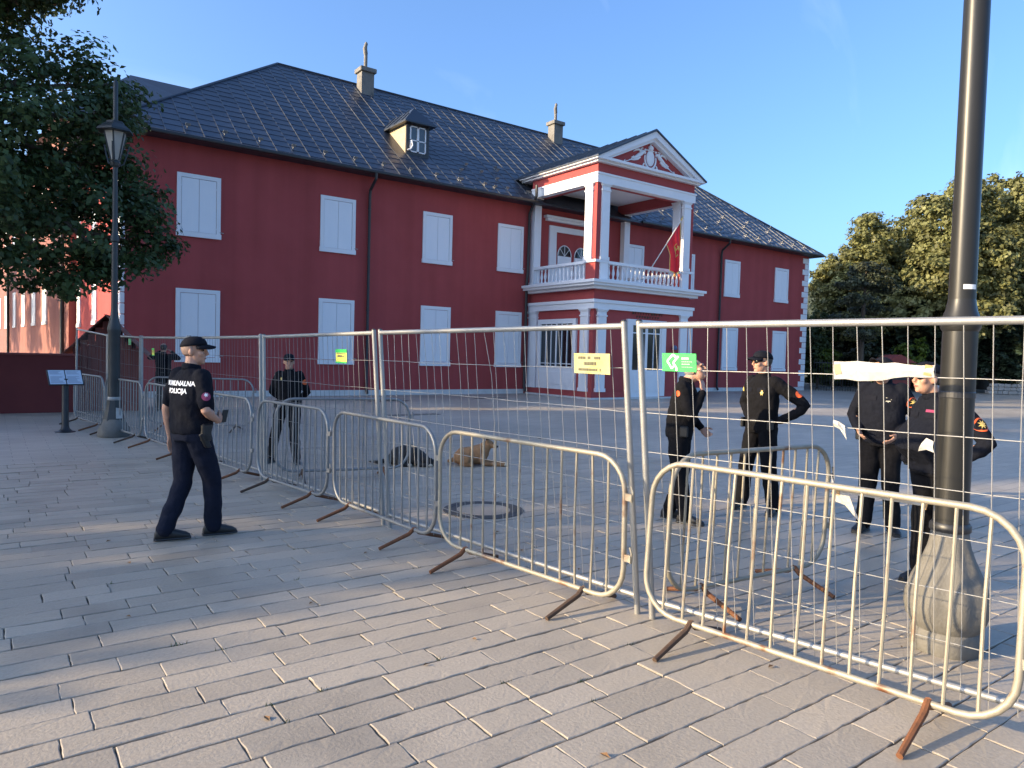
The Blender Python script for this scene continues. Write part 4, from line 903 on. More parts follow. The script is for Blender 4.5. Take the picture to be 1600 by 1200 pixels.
# left linden: crown reaches into the frame
T0 = Vector((-2.3,-7.5,0))
lob = [((1.0,-7.3,6.3),(1.9,1.9,1.35)),((1.3,-7.8,4.2),(2.0,1.9,1.05)),((.3,-6.6,5.0),(2.4,2.0,1.5)),((-1.6,-7,4.6),(2.4,2.5,1.5)),((-.1,-7.5,10.0),(2.2,2.4,1.9)),((-1.2,-7.9,9.0),(1.6,1.6,1.2)),((.3,-7.9,8.9),(1.1,1.1,.6)),((-1.0,-7.2,8.3),(1.8,2,1.1)),((-3.4,-7.5,7.5),(2.8,3,2.6)),((-2,-7.5,12),(2.7,2.7,2.0)),((-4.2,-7,4.8),(2.2,2.4,1.6)),
       ((2.15,-7.2,7.35),(.75,.75,.5)),((1.5,-7.1,7.6),(.7,.7,.5)),((2.35,-7.4,5.6),(.75,.75,.6)),((2.45,-7.7,4.6),(.8,.8,.6)),((2.85,-7.7,3.85),(.7,.7,.45)),((2.3,-8.0,3.2),(.7,.7,.35)),((1.4,-8.2,2.95),(.8,.8,.3)),((.15,-8.3,3.1),(1.2,1.0,.4)),((.9,-7.5,9.2),(.9,.9,.5)),((1.3,-7.5,9.7),(.8,.8,.5)),((2.6,-7.4,6.7),(.6,.6,.35)),((-.2,-9.2,5.2),(1.6,1.4,1.6))]
lob = [(tuple(Vector(c)-T0), r) for c, r in lob]
lt_o, lind_me = tree('linden_tree','big dark leafy tree reaching in from the left edge', T0, 7.5, .30, lob, M_lind, .115, 1.75, .48, 92)
# trees left of the frame, whose shade falls on the paving and on the rear wing's flank
gen = [((0,0,6.5),(3,3,2.2)),((1.4,.6,5),(2,2,1.5)),((-1.4,-.5,5),(2.1,2,1.6)),((.3,-1.3,8.3),(2,2,1.7)),((0,.8,9.8),(1.6,1.6,1.4)),((-.4,1.6,4.6),(1.9,1.7,1.3))]
_, gen_me = tree('linden_tree','leafy tree outside the frame, left of the rear wing, nearest to it', (-5.5,12.5,0), 6, .25, gen, M_lind, .24, .8, .6, 40, group='trees left of the frame')
for lab, loc, sc in (('leafy tree outside the frame, left of the rear wing, second in row',(-5.0,20.5,0),1.0),('leafy tree outside the frame, left of the rear wing, third in row',(-6,29.5,0),1.1),('leafy tree outside the frame, left of the rear wing, fourth in row',(-7,39,0),1.1),('leafy tree added for shade outside the frame beside the added house',(-20,-11.9,0),.86)):  # the last one is added to shade the ground at the house's edge
    o = copy_tree(bpy.data.objects['linden_tree.001']); o.location = loc; o.scale = (sc,sc,sc); o.rotation_euler = (0,0,random.uniform(0,6)); o['label'] = lab
sh = [((0,0,1.1),(1.0,1.0,1.0)),((.3,.5,1.9),(.7,.7,.55)),((-.3,-.5,1.7),(.8,.7,.6)),((0,0,2.5),(.5,.5,.4))]  # unseen shrub row added to break up the sun on the near paving
_, sh_me = tree('shrub','tall leafy shrub added for shade outside the frame left of the camera, first in row', (-10,-15.6,0), 1.6, .08, sh, M_bushd, .2, 1.4, .42, 34, group='added shade shrubs left of the frame')
for k,(y,s) in enumerate(((-17.3,1.16),(-18.9,.98),(-20.3,1.12),(-22.0,1.05),(-23.6,1.2))):
    o = copy_tree(bpy.data.objects['shrub']); o.location = (-10+random.uniform(-.5,.5),y,0); o.scale = (s,s,s); o.rotation_euler = (0,0,k*1.3)
    o['label'] = 'tall leafy shrub added for shade outside the frame left of the camera, %s in row' % ('second','third','fourth','fifth','sixth')[k]
# unseen spruce, added to narrow the sun gap beside the palace's left end
def spruce(label, base, h, r, m=M_spruce, n=9000, size=.3, z0=.6, name='spruce_tree', group=None, thin=1.0):
    o = thing(name, label, 'tree', base, group=group)
    b = MB(); b.tube([(0,0,-.2),(0,0,h*.5),(0,0,h*.98)],[.28,.18,.03],10); b.build('trunk',M_bark,o,smooth=True)
    tiers = int(h/.55); Cs = []; Ns = []
    for i in range(tiers):
        z = z0+(h-z0)*i/tiers; rr = r*(1-(i/tiers)**1.25)*random.uniform(.8,1.12)+.15; nb = random.randint(6,9)
        for k in range(nb):
            a = 2*PI*k/nb+random.uniform(-.3,.3); q = int(n/tiers/nb); t = rng.uniform(.1,1,size=q)**.7; L = rr*random.uniform(.75,1.15)
            wd = (.10+.35*(1-t))*rng.normal(size=q)*.55*thin
            x = np.cos(a)*L*t-np.sin(a)*wd; y = np.sin(a)*L*t+np.cos(a)*wd; zz = z-.28*L*t**1.4+rng.normal(0,.09,size=q)+.10*t
            Cs.append(np.stack([x,y,zz],1)); Ns.append(np.stack([rng.normal(0,.6,q)+.3*math.cos(a),rng.normal(0,.6,q)+.3*math.sin(a),np.full(q,1.0)],1))
    Cn = np.concatenate(Cs); me = leaf_mesh('crown',Cn,np.concatenate(Ns),size,np.clip(rng.normal(.5,.25,len(Cn)),0,1)); c = obj('crown',me,m,o); c['kind']='stuff'
    return o
spruce('dense spruce added for shade outside the frame off the palace left end', (-14,4.6,0), 17, 2.9, n=14000, size=.5)
# unseen house added left of the frame: shades most of the square
th = thing('shade_house','pale house added for shade outside the frame, left of the square','house',(-31,.55,0))
M_house = mat('house_plaster',(.45,.40,.32),.85,col2=(.52,.47,.38),nscale=2)
MB().box(-5,5,-5.1,5.45,0,13.5).build('wall',M_house,th)
b = MB(); b.add([(-5.5,-5.4,13.5),(5.5,-5.4,13.5),(5.5,5.75,13.5),(-5.5,5.75,13.5),(0,-5.2,17.2),(0,5.55,17.2)],[(0,1,4),(1,2,5,4),(2,3,5),(3,0,4,5),(3,2,1,0)]); b.build('roof',M_roof,th)
for z in (1.2,4.6,8.0,11.2):
    for y in (-3.6,-1.2,1.2,3.6): shutter_window(th, Vector((5.002,y,z)), PI/2, 1.1, 1.7)

# ---- right side background
plane_lobes = [((0,0,9.5),(3.8,3.8,3.0)),((2.8,1,7.4),(2.8,2.6,2.0)),((-2.9,-.6,7.6),(2.6,2.6,2.0)),((.5,-1.8,6.4),(3.0,2.2,1.7)),((-1.3,.8,12.0),(2.0,2.0,1.8)),((1.5,-.2,12.8),(1.7,1.7,1.9)),((-3.6,1.0,5.4),(2.0,2.0,1.3)),((3.4,-1.4,5.2),(2.2,2,1.4)),((-.4,-2.6,9.0),(2.2,1.8,1.9)),((-2.6,-1.6,10.2),(1.5,1.5,1.3)),((2.8,-.8,10.4),(1.7,1.6,1.5)),((-1.6,-2.6,5.0),(2.0,1.6,1.2)),((.3,0,14.0),(1.1,1.1,1.1))]
P1 = (54.6,-2.9,-.05); P2 = (60.5,-7.0,-.05); P3 = (52.5,2.6,-.05); P4 = (63.5,-1.5,-.05)
pt, plane_me = tree('plane_tree','sunlit broad tree directly behind the right lamp post', P1, 7.5, .42, plane_lobes, M_plane, .26, 1.1, .6, 56, group='sunlit trees at the right')
for lab, loc, sc, rz_ in (('sunlit broad tree at the right edge of picture',P2,1.1,2.1),('sunlit lower tree between the lamp post and the palace',P3,.86,4.0),('sunlit tree top rising behind the two right-hand trees',P4,1.12,1.1),('sunlit tree filling the gap left of the right lamp post',(57.5,1.0,-.05),.98,5.1)):
    o = copy_tree(pt); o.location = loc; o.scale = (sc,sc,sc); o.rotation_euler = (0,0,rz_); o['label'] = lab
s1 = spruce('dark broad conifer between the pine and the sunlit trees', (52.0,-.9,-.1), 9.0, 4.2, n=11000, size=.42, z0=1.3)
s2 = spruce('dark conifer low behind the lamp post', (56.0,-5.0,-.1), 7.0, 3.6, n=8000, size=.42, z0=1.6)
# pine: thin leaning trunk with flat layered tufts
pn = thing('pine_tree','thin pine with bare trunk and flat top right of the palace','tree',(44.6,-1.75,0))
MB().tube([(0,0,-.2),(.05,.1,2.5),(.12,.15,5),(.25,.1,7.6)],[.17,.14,.11,.05],10).build('trunk',M_bark,pn,smooth=True)
pl_ = [((.2,.1,7.7),(1.3,1.3,.35)),((-.9,.3,6.8),(1.2,1.1,.3)),((1.1,-.3,6.6),(1.1,1.1,.3)),((-1.3,-.2,5.7),(1.3,1.2,.3)),((1.2,.4,5.3),(1.1,1.1,.3)),((-1.0,.6,4.6),(1.2,1,.25)),((.2,-.6,7.0),(1,1,.3)),((-.8,-.5,3.6),(1.0,.9,.3))]
for c_, r_ in pl_: MB().tube([(.15,.1,c_[2]-.45),(c_[0]*.5,c_[1]*.5,c_[2]-.2),c_],[.05,.035,.01],6).build('limb',M_bark,pn)
c_, n_, t_ = lobes_leaves(pl_, 3.0, .38, 40); q = obj('crown', leaf_mesh('crown',c_,n_,.16,t_), M_pine, pn); q['kind']='stuff'
# bushes
def bush(label, loc, r, m, n=26, size=.22, name='bush', group='bushes in the park'):
    lob = [((random.uniform(-.5,.5)*r[0],random.uniform(-.5,.5)*r[1],r[2]*random.uniform(.6,1.2)),(r[0]*.6,r[1]*.6,r[2]*.5)) for _ in range(4)]
    o = thing(name, label, 'bush', loc, group=group)
    for k in range(3): MB().tube([(0,0,-.1),(random.uniform(-.3,.3)*r[0],random.uniform(-.3,.3)*r[1],r[2])],[.05,.015],6).build('stem',M_bark,o)
    c_, n_, t_ = lobes_leaves(lob, 2.2, .35, n); q = obj('crown', leaf_mesh('crown',c_,n_,size,t_), m, o); q['kind']='stuff'
for lab, p, r, m in (('bright yellow-green bush above the torn banner',(47.6,-3.0,0.2),(1.0,1.0,2.1),M_bushl),
    ('bright green rounded bush between dark trunks at the right edge',(58.3,-5.3,0),(1.7,1.7,1.7),M_bushl),
    ('olive bush left of the torn banner',(46.2,-1.4,0),(1.6,1.4,1.9),M_pine),
    ('low yellowish bush behind the bent officer',(45.0,-2.6,0.2),(1.3,.9,1.1),M_bushl),
    ('dark green bush just right of the palace corner',(45.2,1.6,0),(1.5,1.5,2.4),M_bushd),
    ('lit green shrub beside the palace corner above the railing',(44.8,.3,0),(.8,.8,2.0),M_bushl),
    ('tall green tree-like bush right behind the palace corner',(47.5,4.2,0),(2.2,2.2,3.4),M_bushd),
    ('dark wide bush under the sunlit tree',(53.0,-3.6,0),(2.4,1.8,1.5),M_bushd),
    ('dark bush at the foot of right-edge tree',(61.5,-8.5,0),(2.4,1.8,1.5),M_bushd),
    ('olive bush far behind the pine trunk',(50.5,2.8,0),(2.2,2.2,2.8),M_pine)): bush(lab, p, r, m)
# iron railing
ir = thing('iron_railing','dark iron railing beside the palace corner','railing',(41.6,-.3,0))
d_ = Vector((5.2,-3.2,0)); 
for z in (.25,1.75): MB().bar((0,0,z),d_+Vector((0,0,z)),.04,.05).build('rail',M_dark,ir)
for k in range(36): MB().tube([d_*(k/35),d_*(k/35)+Vector((0,0,1.9))],.016,5).build('picket',M_dark,ir)
# red kiosk
kk = thing('kiosk','small dark red kiosk behind the torn white banner','kiosk',(41.0,-5.4,0),-.6)
M_kr = mat('kiosk_red',(.15,.025,.02),.6,col2=(.2,.035,.028),nscale=4)
MB().box(-.7,.7,-.6,.6,0,1.85).build('body',M_kr,kk); b = MB(); b.prism([(-.95,-.8,1.85),(.95,-.8,1.85),(0,-.8,2.3)],(0,1.6,0)); b.build('roof',M_kr,kk); MB().box(-.45,.45,-.63,-.602,.9,1.6).build('hatch',M_dark,kk)
# low stone walls at the right edge
sw = thing('stone_wall','low grey dry stone wall under the right-hand trees','wall',(53.2,-6.2,0))
d_ = Vector((.8,-.6,0)); n_ = Vector((.6,.8,0)); M_dry = mat('dry_stone',(.22,.22,.21),.85,col2=(.32,.31,.29),nscale=5,bump=.5,bscale=14,bdist=.02)
for row in range(3):
    x = -.6+row*.13
    while x < 6:
        w = random.uniform(.3,.6); b = MB(); b.obox(d_*(x+w/2)+n_*random.uniform(-.03,.03)+Vector((0,0,.12+.235*row)), d_*(w/2-.012), n_*.22, Vector((0,0,.108))); bevel(b.build('stone',M_dry,sw),.03); x += w
# hill
nx, ny = 60, 12; V = []; 
for j in range(ny+1):
    for i in range(nx+1):
        az = math.radians(20+95*i/nx); d = 330+420*j/ny
        hgt = (10+75*math.sin(PI*min(1,j/ny*1.05))**1.2*(.62+.22*math.sin(az*7+1)+.16*math.sin(az*17))) + 6*mnoise.noise(Vector((i*.5,j*.7,0)))
        V.append((math.sin(az)*d, math.cos(az)*d-25, hgt-9))
b = MB(); b.add(V,[(j*(nx+1)+i,j*(nx+1)+i+1,(j+1)*(nx+1)+i+1,(j+1)*(nx+1)+i) for j in range(ny) for i in range(nx)])
tag(b.build('hill',mat('hill_woods',(.04,.055,.028),.95,col2=(.075,.085,.045),nscale=.06,namt=.4,bump=1,bscale=.25,bdist=3),smooth=True,ang=None),kind='structure')
# far wood along the park's back edge: reads as one mass
lob = [((x, y, random.uniform(1.5,3.2)),(random.uniform(2,3.4),random.uniform(2,3),random.uniform(1.8,3))) for x,y in ((50,8),(55,6),(60,3),(66,0),(70,-6),(72,-12),(58,10),(64,8))]
c_, n_, t_ = lobes_leaves(lob, .8, .7, 26); tag(obj('far_wood', leaf_mesh('far_wood',c_,n_,.5,t_), M_bushd), kind='stuff')
# ------------------------------------------------------------------ people and dogs: closed lofts fused into one skin by voxel remesh
def fuse(name, mb, voxel, smooth_it=4, wr=0.0, wr_scale=9.0, seed=0.0, factor=.5):
    me = mb.mesh('tmp'); ob = bpy.data.objects.new('tmp', me); COL.objects.link(ob)
    md = ob.modifiers.new('r','REMESH'); md.mode = 'VOXEL'; md.voxel_size = voxel; md.use_smooth_shade = True
    if smooth_it: s = ob.modifiers.new('s','SMOOTH'); s.iterations = smooth_it; s.factor = factor
    dg = bpy.context.evaluated_depsgraph_get(); out = bpy.data.meshes.new_from_object(ob.evaluated_get(dg)); out.name = name
    bpy.data.objects.remove(ob); bpy.data.meshes.remove(me)
    if wr:
        n = len(out.vertices); co = np.empty(n*3,np.float32); out.vertices.foreach_get('co',co); no = np.empty(n*3,np.float32); out.vertices.foreach_get('normal',no)
        co = co.reshape(-1,3); no = no.reshape(-1,3); S = Vector((seed*3.1,seed*1.7,seed))
        d = np.array([mnoise.noise(Vector((p[0]*wr_scale,p[1]*wr_scale,p[2]*wr_scale*.8+p[0]*3))+S)+.5*mnoise.noise(Vector((p[0]*wr_scale*2.3,p[1]*wr_scale*2.3,p[2]*wr_scale*1.6-p[0]*5))+S) for p in co])
        co += no*(d*wr)[:,None]; out.vertices.foreach_set('co',co.reshape(-1)); out.update()
    out.shade_smooth(); return out
def sections(mb, secs, n=20, ex=2.4):
    """secs: (centre, half x vec, half y vec); super-ellipse rings"""
    rings = []
    for c, hx, hy in secs:
        c, hx, hy = Vector(c), Vector(hx), Vector(hy); r = []
        for k in range(n):
            a = 2*PI*k/n; ca, sa = math.cos(a), math.sin(a)
            r.append(c+hx*math.copysign(abs(ca)**(2/ex),ca)+hy*math.copysign(abs(sa)**(2/ex),sa))
        rings.append(r)
    mb.loft(rings); return mb
def limb(mb, pts, rs, n=12, sub=4):
    """smooth tapered limb through joints with rounded ends"""
    P = [Vector(p) for p in pts]; Q, W = [], []
    for i in range(len(P)-1):
        p0, p1, p2, p3 = P[max(i-1,0)], P[i], P[i+1], P[min(i+2,len(P)-1)]
        for k in range(sub):
            t = k/sub
            q = .5*((2*p1)+(p2-p0)*t+(2*p0-5*p1+4*p2-p3)*t*t+(3*p1-p0-3*p2+p3)*t**3); l = p1.lerp(p2,t)
            Q.append(l.lerp(q,.45)); W.append(rs[i]*(1-t)+rs[i+1]*t)
    Q.append(P[-1]); W.append(rs[-1]); mb.tube(Q, W, n); mb.ball(P[0], rs[0]*.98, n, 8); mb.ball(P[-1], rs[-1]*.98, n, 8); return mb
def hand(mb, w, d, nrm, side, curl=.35, s=1.0):
    """w wrist, d finger direction, nrm palm normal (palm faces +nrm), side thumb side"""
    w, d, nrm, side = Vector(w), Vector(d).normalized(), Vector(nrm).normalized(), Vector(side).normalized()
    sections(mb, [(w-d*.03*s, side*.024*s, nrm*.019*s),(w+d*.01*s, side*.028*s, nrm*.018*s),(w+d*.05*s, side*.040*s, nrm*.015*s),(w+d*.085*s, side*.041*s, nrm*.013*s),(w+d*.095*s, side*.036*s, nrm*.010*s)], 12)
    for k, (o, L) in enumerate(((.032,.072),(.011,.082),(-.011,.076),(-.031,.058))):
        b = w+d*.088*s+side*o*s; pts = [b-d*.01*s]; ang = 0; p = b; fan = side*(o*.9)
        for seg in (.45,.32,.23):
            ang += curl*(.55 if seg==.45 else .75); dd = (d*math.cos(ang)+nrm*math.sin(ang)+fan).normalized(); p = p+dd*L*seg*s; pts.append(p)
        mb.tube(pts,[.0095*s,.0092*s,.0082*s,.0070*s],8); mb.ball(pts[-1],.0070*s,8,6)
    b = w+d*.022*s+side*.026*s; p1 = b+(side*.75+d*.65+nrm*.25).normalized()*.040*s; p2 = p1+(d*.9+side*.35+nrm*.35).normalized()*.032*s; p3 = p2+(d*.95+nrm*.35*(1+curl)).normalized()*.022*s
    mb.tube([b-side*.012*s,b,p1,p2,p3],[.014*s,.014*s,.0115*s,.0105*s,.0085*s],8); mb.ball(p3,.0085*s,8,6)
M_skin = mat('skin',(.44,.235,.155),.55,col2=(.50,.28,.19),nscale=14,bump=.08,bscale=120,bdist=.001,sss=.08)
M_hairg = mat('grey_hair',(.20,.19,.18),.7,col2=(.30,.29,.28),nscale=60,bump=.5,bscale=220,bdist=.003)
M_hairb = mat('dark_hair',(.03,.022,.018),.6,col2=(.05,.04,.03),nscale=60,bump=.5,bscale=220,bdist=.003)
M_navy = mat('navy_cloth',(.0050,.006,.011),.9,col2=(.0085,.010,.016),nscale=30,bump=.6,bscale=11,bdist=.03,spec=.15)
M_navyt = mat('navy_trousers',(.008,.0105,.021),.9,col2=(.012,.015,.028),nscale=30,bump=.6,bscale=10,bdist=.03,spec=.15)
M_blackc = mat('black_cloth',(.0045,.0045,.006),.9,col2=(.008,.008,.010),nscale=30,bump=.6,bscale=11,bdist=.03,spec=.15)
M_cap = mat('cap_cloth',(.006,.007,.012),.85,col2=(.009,.010,.016),nscale=40,spec=.15)
M_shoe = mat('black_leather',(.008,.008,.008),.45,col2=(.014,.014,.014),nscale=20,bump=.2,bscale=50,bdist=.002)
M_eye = mat('eye_dark',(.02,.015,.012),.25); M_lip = mat('lip',(.30,.12,.10),.5); M_badge = mat('badge_orange',(.62,.10,.02),.6); M_badgey = mat('badge_yellow',(.70,.50,.14),.5); M_badger = mat('badge_crimson',(.25,.03,.09),.6); M_white2 = mat('print_white',(.85,.85,.85),.6); M_shade = mat('sunglass_lens',(.01,.01,.01),.08)
def rot2(v, a): return Vector((v[0]*math.cos(a)-v[1]*math.sin(a), v[0]*math.sin(a)+v[1]*math.cos(a), v[2]))
def person(label, loc, face, J=None, top='jacket', m_top=M_navy, m_leg=M_navyt, cap=True, hair=M_hairb, head_yaw=0.0, head_pitch=0.0, belly=0.0, H=1.76, voxel=.0085, hands=True, hand_spec=None, sleeve_end=1.0, glasses=False, lean=0.0, twist=0.0, foot_dirs=(0,0), wide=1.0, seed=1.0):
    """local frame: +Y is where the person faces, +X the right hand side. J overrides joints."""
    s = H/1.76
    J0 = dict(pel=(0,0,.95), waist=(0,.0,1.07), chest=(0,.0,1.30), neck=(0,.0,1.475), head=(0,.025,1.625),
              shR=(.185,-.01,1.415), shL=(-.185,-.01,1.415), elR=(.245,-.03,1.135), elL=(-.245,-.03,1.135), wrR=(.25,.04,.89), wrL=(-.25,.04,.89),
              hiR=(.09,0,.92), hiL=(-.09,0,.92), knR=(.10,.02,.50), knL=(-.10,.02,.50), anR=(.105,-.02,.085), anL=(-.105,-.02,.085))
    if J: J0.update(J)
    J = {k: Vector(v) for k, v in J0.items()}
    if lean:      # bend upper body forward about the pelvis
        for k in ('waist','chest','neck','head','shR','shL','elR','elL','wrR','wrL'):
            v = J[k]-Vector((0,0,.95)); a = lean*(.5 if k=='waist' else 1); J[k] = Vector((v.x, v.y*math.cos(a)+v.z*math.sin(a), -v.y*math.sin(a)+v.z*math.cos(a)))+Vector((0,0,.95))
    if twist:
        for k in ('chest','shR','shL','elR','elL','wrR','wrL'):
            J[k] = rot2(J[k], twist)
    for k in J: J[k] = J[k]*s
    o = thing('person', label, 'person', (loc[0],loc[1],0), math.atan2(-face[0],face[1]), group=None)
    ax = (J['shR']-J['shL']).normalized(); fw = Vector((0,0,1)).cross(ax)
    # ---- body skin
    b = MB(); Rh = Matrix.Rotation(head_yaw,3,'Z') @ Matrix.Rotation(-head_pitch,3,'X'); hc = J['head']
    def hp(x,y,z): return hc+Rh@Vector((x*s,y*s,z*s))
    b.ball(hp(0,-.012,.028),(.077*s,.097*s,.094*s),18,12,Rh); b.ball(hp(0,.022,-.045),(.060*s,.070*s,.078*s),16,10,Rh); b.ball(hp(0,.068,-.092),(.026*s,.022*s,.022*s),10,7,Rh)
    b.ball(hp(0,.092,.028),(.05*s,.014*s,.014*s),10,6,Rh); b.tube([hp(0,.086,.02),hp(0,.104,-.005),hp(0,.112,-.022),hp(0,.095,-.032)],[.009*s,.011*s,.014*s,.010*s],8)
    b.ball(hp(0,.082,-.058),(.024*s,.013*s,.016*s),8,6,Rh)
    for e in (-1,1):
        b.ball(hp(e*.077,-.008,-.008),(.012*s,.021*s,.033*s),8,6,Rh); b.ball(hp(e*.04,.062,-.02),(.026*s,.03*s,.03*s),8,6,Rh)
    limb(b,[J['neck']-Vector((0,0,.07)),J['neck'],hp(0,-.018,-.05)],[.07*s,.058*s,.056*s])
    sections(b,[(J['pel']-Vector((0,0,.06)),ax*.12*s,fw*.085*s),(J['waist'],ax*.115*s,fw*.08*s),(J['chest'],ax*.14*s,fw*.09*s),(J['neck']-Vector((0,0,.05)),ax*.09*s,fw*.06*s)],14)
    for e in 'RL':
        limb(b,[J['sh'+e],J['el'+e],J['wr'+e]],[.042*s,.041*s,.027*s])
        m_ = J['el'+e].lerp(J['wr'+e],.3); b.ball(m_,.043*s,10,7)
        limb(b,[J['hi'+e],J['kn'+e],J['an'+e]],[.07*s,.045*s,.035*s])
        if hands:
            hs = (hand_spec or {}).get(e); d = (J['wr'+e]-J['el'+e]).normalized()
            if hs is None:
                inn = ax*(-1 if e=='R' else 1); sd = fw-d*fw.dot(d); sd.normalize(); nr = inn-d*inn.dot(d)-sd*inn.dot(sd); hs = (d,nr,sd,.45)
            hand(b,J['wr'+e],hs[0],hs[1],hs[2],hs[3],s)
    body = obj('body', fuse('body', b, voxel, 2, factor=.4), M_skin, o)
    for e in (-1,1):
        q = MB(); q.ball(hp(e*.031,.083,.008),(.012*s,.006*s,.007*s),8,6,Rh); q.build('eye',M_eye,o,smooth=True,ang=None)
    q = MB(); q.ball(hp(0,.093,-.062),(.022*s,.006*s,.005*s),8,6,Rh); q.build('mouth',M_lip,o,smooth=True,ang=None)
    if glasses:
        q = MB()
        for e in (-1,1): q.ball(hp(e*.034,.096,.006),(.027*s,.008*s,.02*s),10,7,Rh); q.tube([hp(e*.06,.092,.012),hp(e*.08,.0,.012)],.003,6)
        q.tube([hp(-.02,.1,.012),hp(.02,.1,.012)],.003,6); q.build('sunglasses',M_shade,o,smooth=True)
    # ---- hair: short shell round the back and sides
    q = MB(); rings = []
    for i in range(7):
        z = -.045+.135*i/6; k = math.sqrt(max(.05,1-((z-.028)/.098)**2)); r_ = []
        for j in range(18):
            a = PI*(1.02+.96*j/17)+0 if cap or i<5 else PI*2*j/17
            a = math.radians(170)+math.radians(200)*j/17 if (cap or i<4) else math.radians(130)+math.radians(280)*j/17
            r_.append(hp(.0815*k*math.cos(a),-.012+.1025*k*math.sin(a),z))
        rings.append(r_)
    V = [p for r_ in rings for p in r_]; q.add(V,[(i*18+j,i*18+j+1,(i+1)*18+j+1,(i+1)*18+j) for i in range(6) for j in range(17)])
    hq = q.build('hair',hair,o,smooth=True,ang=None); sm = hq.modifiers.new('t','SOLIDIFY'); sm.thickness = .006
    # ---- cap
    if cap:
        q = MB(); rings = []
        for i in range(8):
            t = i/7*PI/2; r_ = []
            for j in range(24):
                a = 2*PI*j/24; f = 1.06 if math.sin(a)>0 else 1.0
                r_.append(hp(.088*math.cos(t)**.8*math.cos(a),-.012+.108*f*math.cos(t)**.8*math.sin(a),.045+.085*math.sin(t)+.012*math.sin(a)*math.cos(t)))
            rings.append(r_)
        q.loft(rings); cp = q.build('cap',M_cap,o,smooth=True,ang=None)
        q = MB(); n_ = 14; top_, bot_ = [], []
        for j in range(n_+1):
            a = math.radians(28)+math.radians(124)*j/n_; x, y = .086*math.cos(a), -.012+.112*math.sin(a); e_ = .078*math.sin(PI*j/n_)**.55
            z = .052+.010*math.sin(a)-.012*abs(math.cos(a)); top_.append(hp(x,y-.006,z)); bot_.append(hp(x*1.03,y+e_,z-.012-.25*e_*.3-.02*abs(math.cos(a))))
        q.add(top_+bot_,[(j,j+1,n_+2+j,n_+1+j) for j in range(n_)]); br = q.build('cap_brim',M_cap,o,smooth=True,ang=None); sm = br.modifiers.new('t','SOLIDIFY'); sm.thickness = .006; sm.offset = 0
    # ---- top
    b = MB(); w_ = wide; pe, wa, ch, ne = J['pel'], J['waist'], J['chest'], J['neck']; hem = pe+(pe-wa)*(.55 if top!='polo' else .25)
    axp = (J['hiR']-J['hiL']).normalized(); fwp = Vector((0,0,1)).cross(axp)
    sections(b,[(hem,axp*.178*s*w_,fwp*.128*s*w_),(pe,axp*.185*s*w_,fwp*.135*s*w_),(wa+fwp*belly*.5,((axp+ax)/2)*.180*s*w_,((fw+fwp)/2)*(.130+belly)*s*w_),(wa.lerp(ch,.5)+fw*belly*.45,ax*.188*s*w_,fw*(.132+belly*.8)*s*w_),(ch,ax*.196*s*w_,fw*.128*s*w_),(ch.lerp(ne,.5),ax*.185*s*w_,fw*.112*s),(ch.lerp(ne,.86),ax*.125*s,fw*.085*s),(ne+Vector((0,0,.01)),ax*.072*s,fw*.07*s)],24,2.3)
    for e in 'RL':
        sh, el, wr = J['sh'+e], J['el'+e], J['wr'+e]
        if sleeve_end >= 1: limb(b,[sh+ax*(-.03 if e=='R' else .03),el,el.lerp(wr,.95)],[.075*s,.060*s,.041*s],14)
        else: limb(b,[sh+ax*(-.03 if e=='R' else .03),sh.lerp(el,.5),sh.lerp(el,sleeve_end)],[.076*s,.064*s,.060*s],14)
    tp = obj('shirt' if top=='polo' else 'jacket', fuse('top', b, .0105, 3, .010, 10.0, seed), m_top, o)
    q = MB(); q.tube([ne+ax*.066*s*math.cos(a)+fw*.070*s*math.sin(a)+Vector((0,0,.012-.012*math.sin(a))) for a in np.linspace(0,2*PI,18)[:-1]],[(.012*s,.030*s)]*17,8,closed=True,ref=(0,0,1)); 
    q.build('collar',m_top,o,smooth=True)
    # ---- trousers
    b = MB(); sections(b,[(pe+Vector((0,0,.10))*s,axp*.160*s*w_,fwp*.112*s*w_),(pe,axp*.172*s*w_,fwp*.122*s*w_),(pe-Vector((0,0,.09))*s,axp*.168*s*w_,fwp*.118*s*w_)],20,2.3)
    for e in 'RL':
        hi, kn, an = J['hi'+e], J['kn'+e], J['an'+e]
        limb(b,[hi,hi.lerp(kn,.5),kn,kn.lerp(an,.5),an+Vector((0,0,.0))],[.104*s*w_,.096*s,.082*s,.076*s,.074*s],14)
    obj('trousers', fuse('trousers', b, .011, 3, .011, 9.0, seed+5), m_leg, o)
    # ---- belt, shoes
    q = MB(); bz_ = pe.lerp(wa,.35); q.tube([bz_+axp*.178*s*w_*math.cos(a)+fwp*.129*s*w_*math.sin(a) for a in np.linspace(0,2*PI,25)[:-1]],[(.006,.02)]*24,8,closed=True,ref=(0,0,1)); q.build('belt',M_shoe,o,smooth=True)
    for i, e in enumerate('RL'):
        an = J['an'+e]; fd = rot2((0,1,0),foot_dirs[i]); sd = Vector((fd.y,-fd.x,0)); g = Vector((an.x,an.y,0)); lift = max(0,an.z-.09*s); g.z = lift
        q = MB(); S = []
        for t_, hw, hh in ((-.085,.026,.030),(-.07,.037,.045),(-.02,.041,.052),(.05,.040,.047),(.11,.046,.036),(.165,.044,.027),(.195,.028,.017)):
            S.append((g+fd*t_*s+Vector((0,0,hh*s+.004)),sd*hw*s,Vector((0,0,hh*s))))
        sections(q,S,16,2.8); q.tube([g+Vector((0,0,.05)),g+Vector((0,0,.14*s))],[.048*s,.05*s],12); sh_ = q.build('shoe',M_shoe,o,smooth=True)
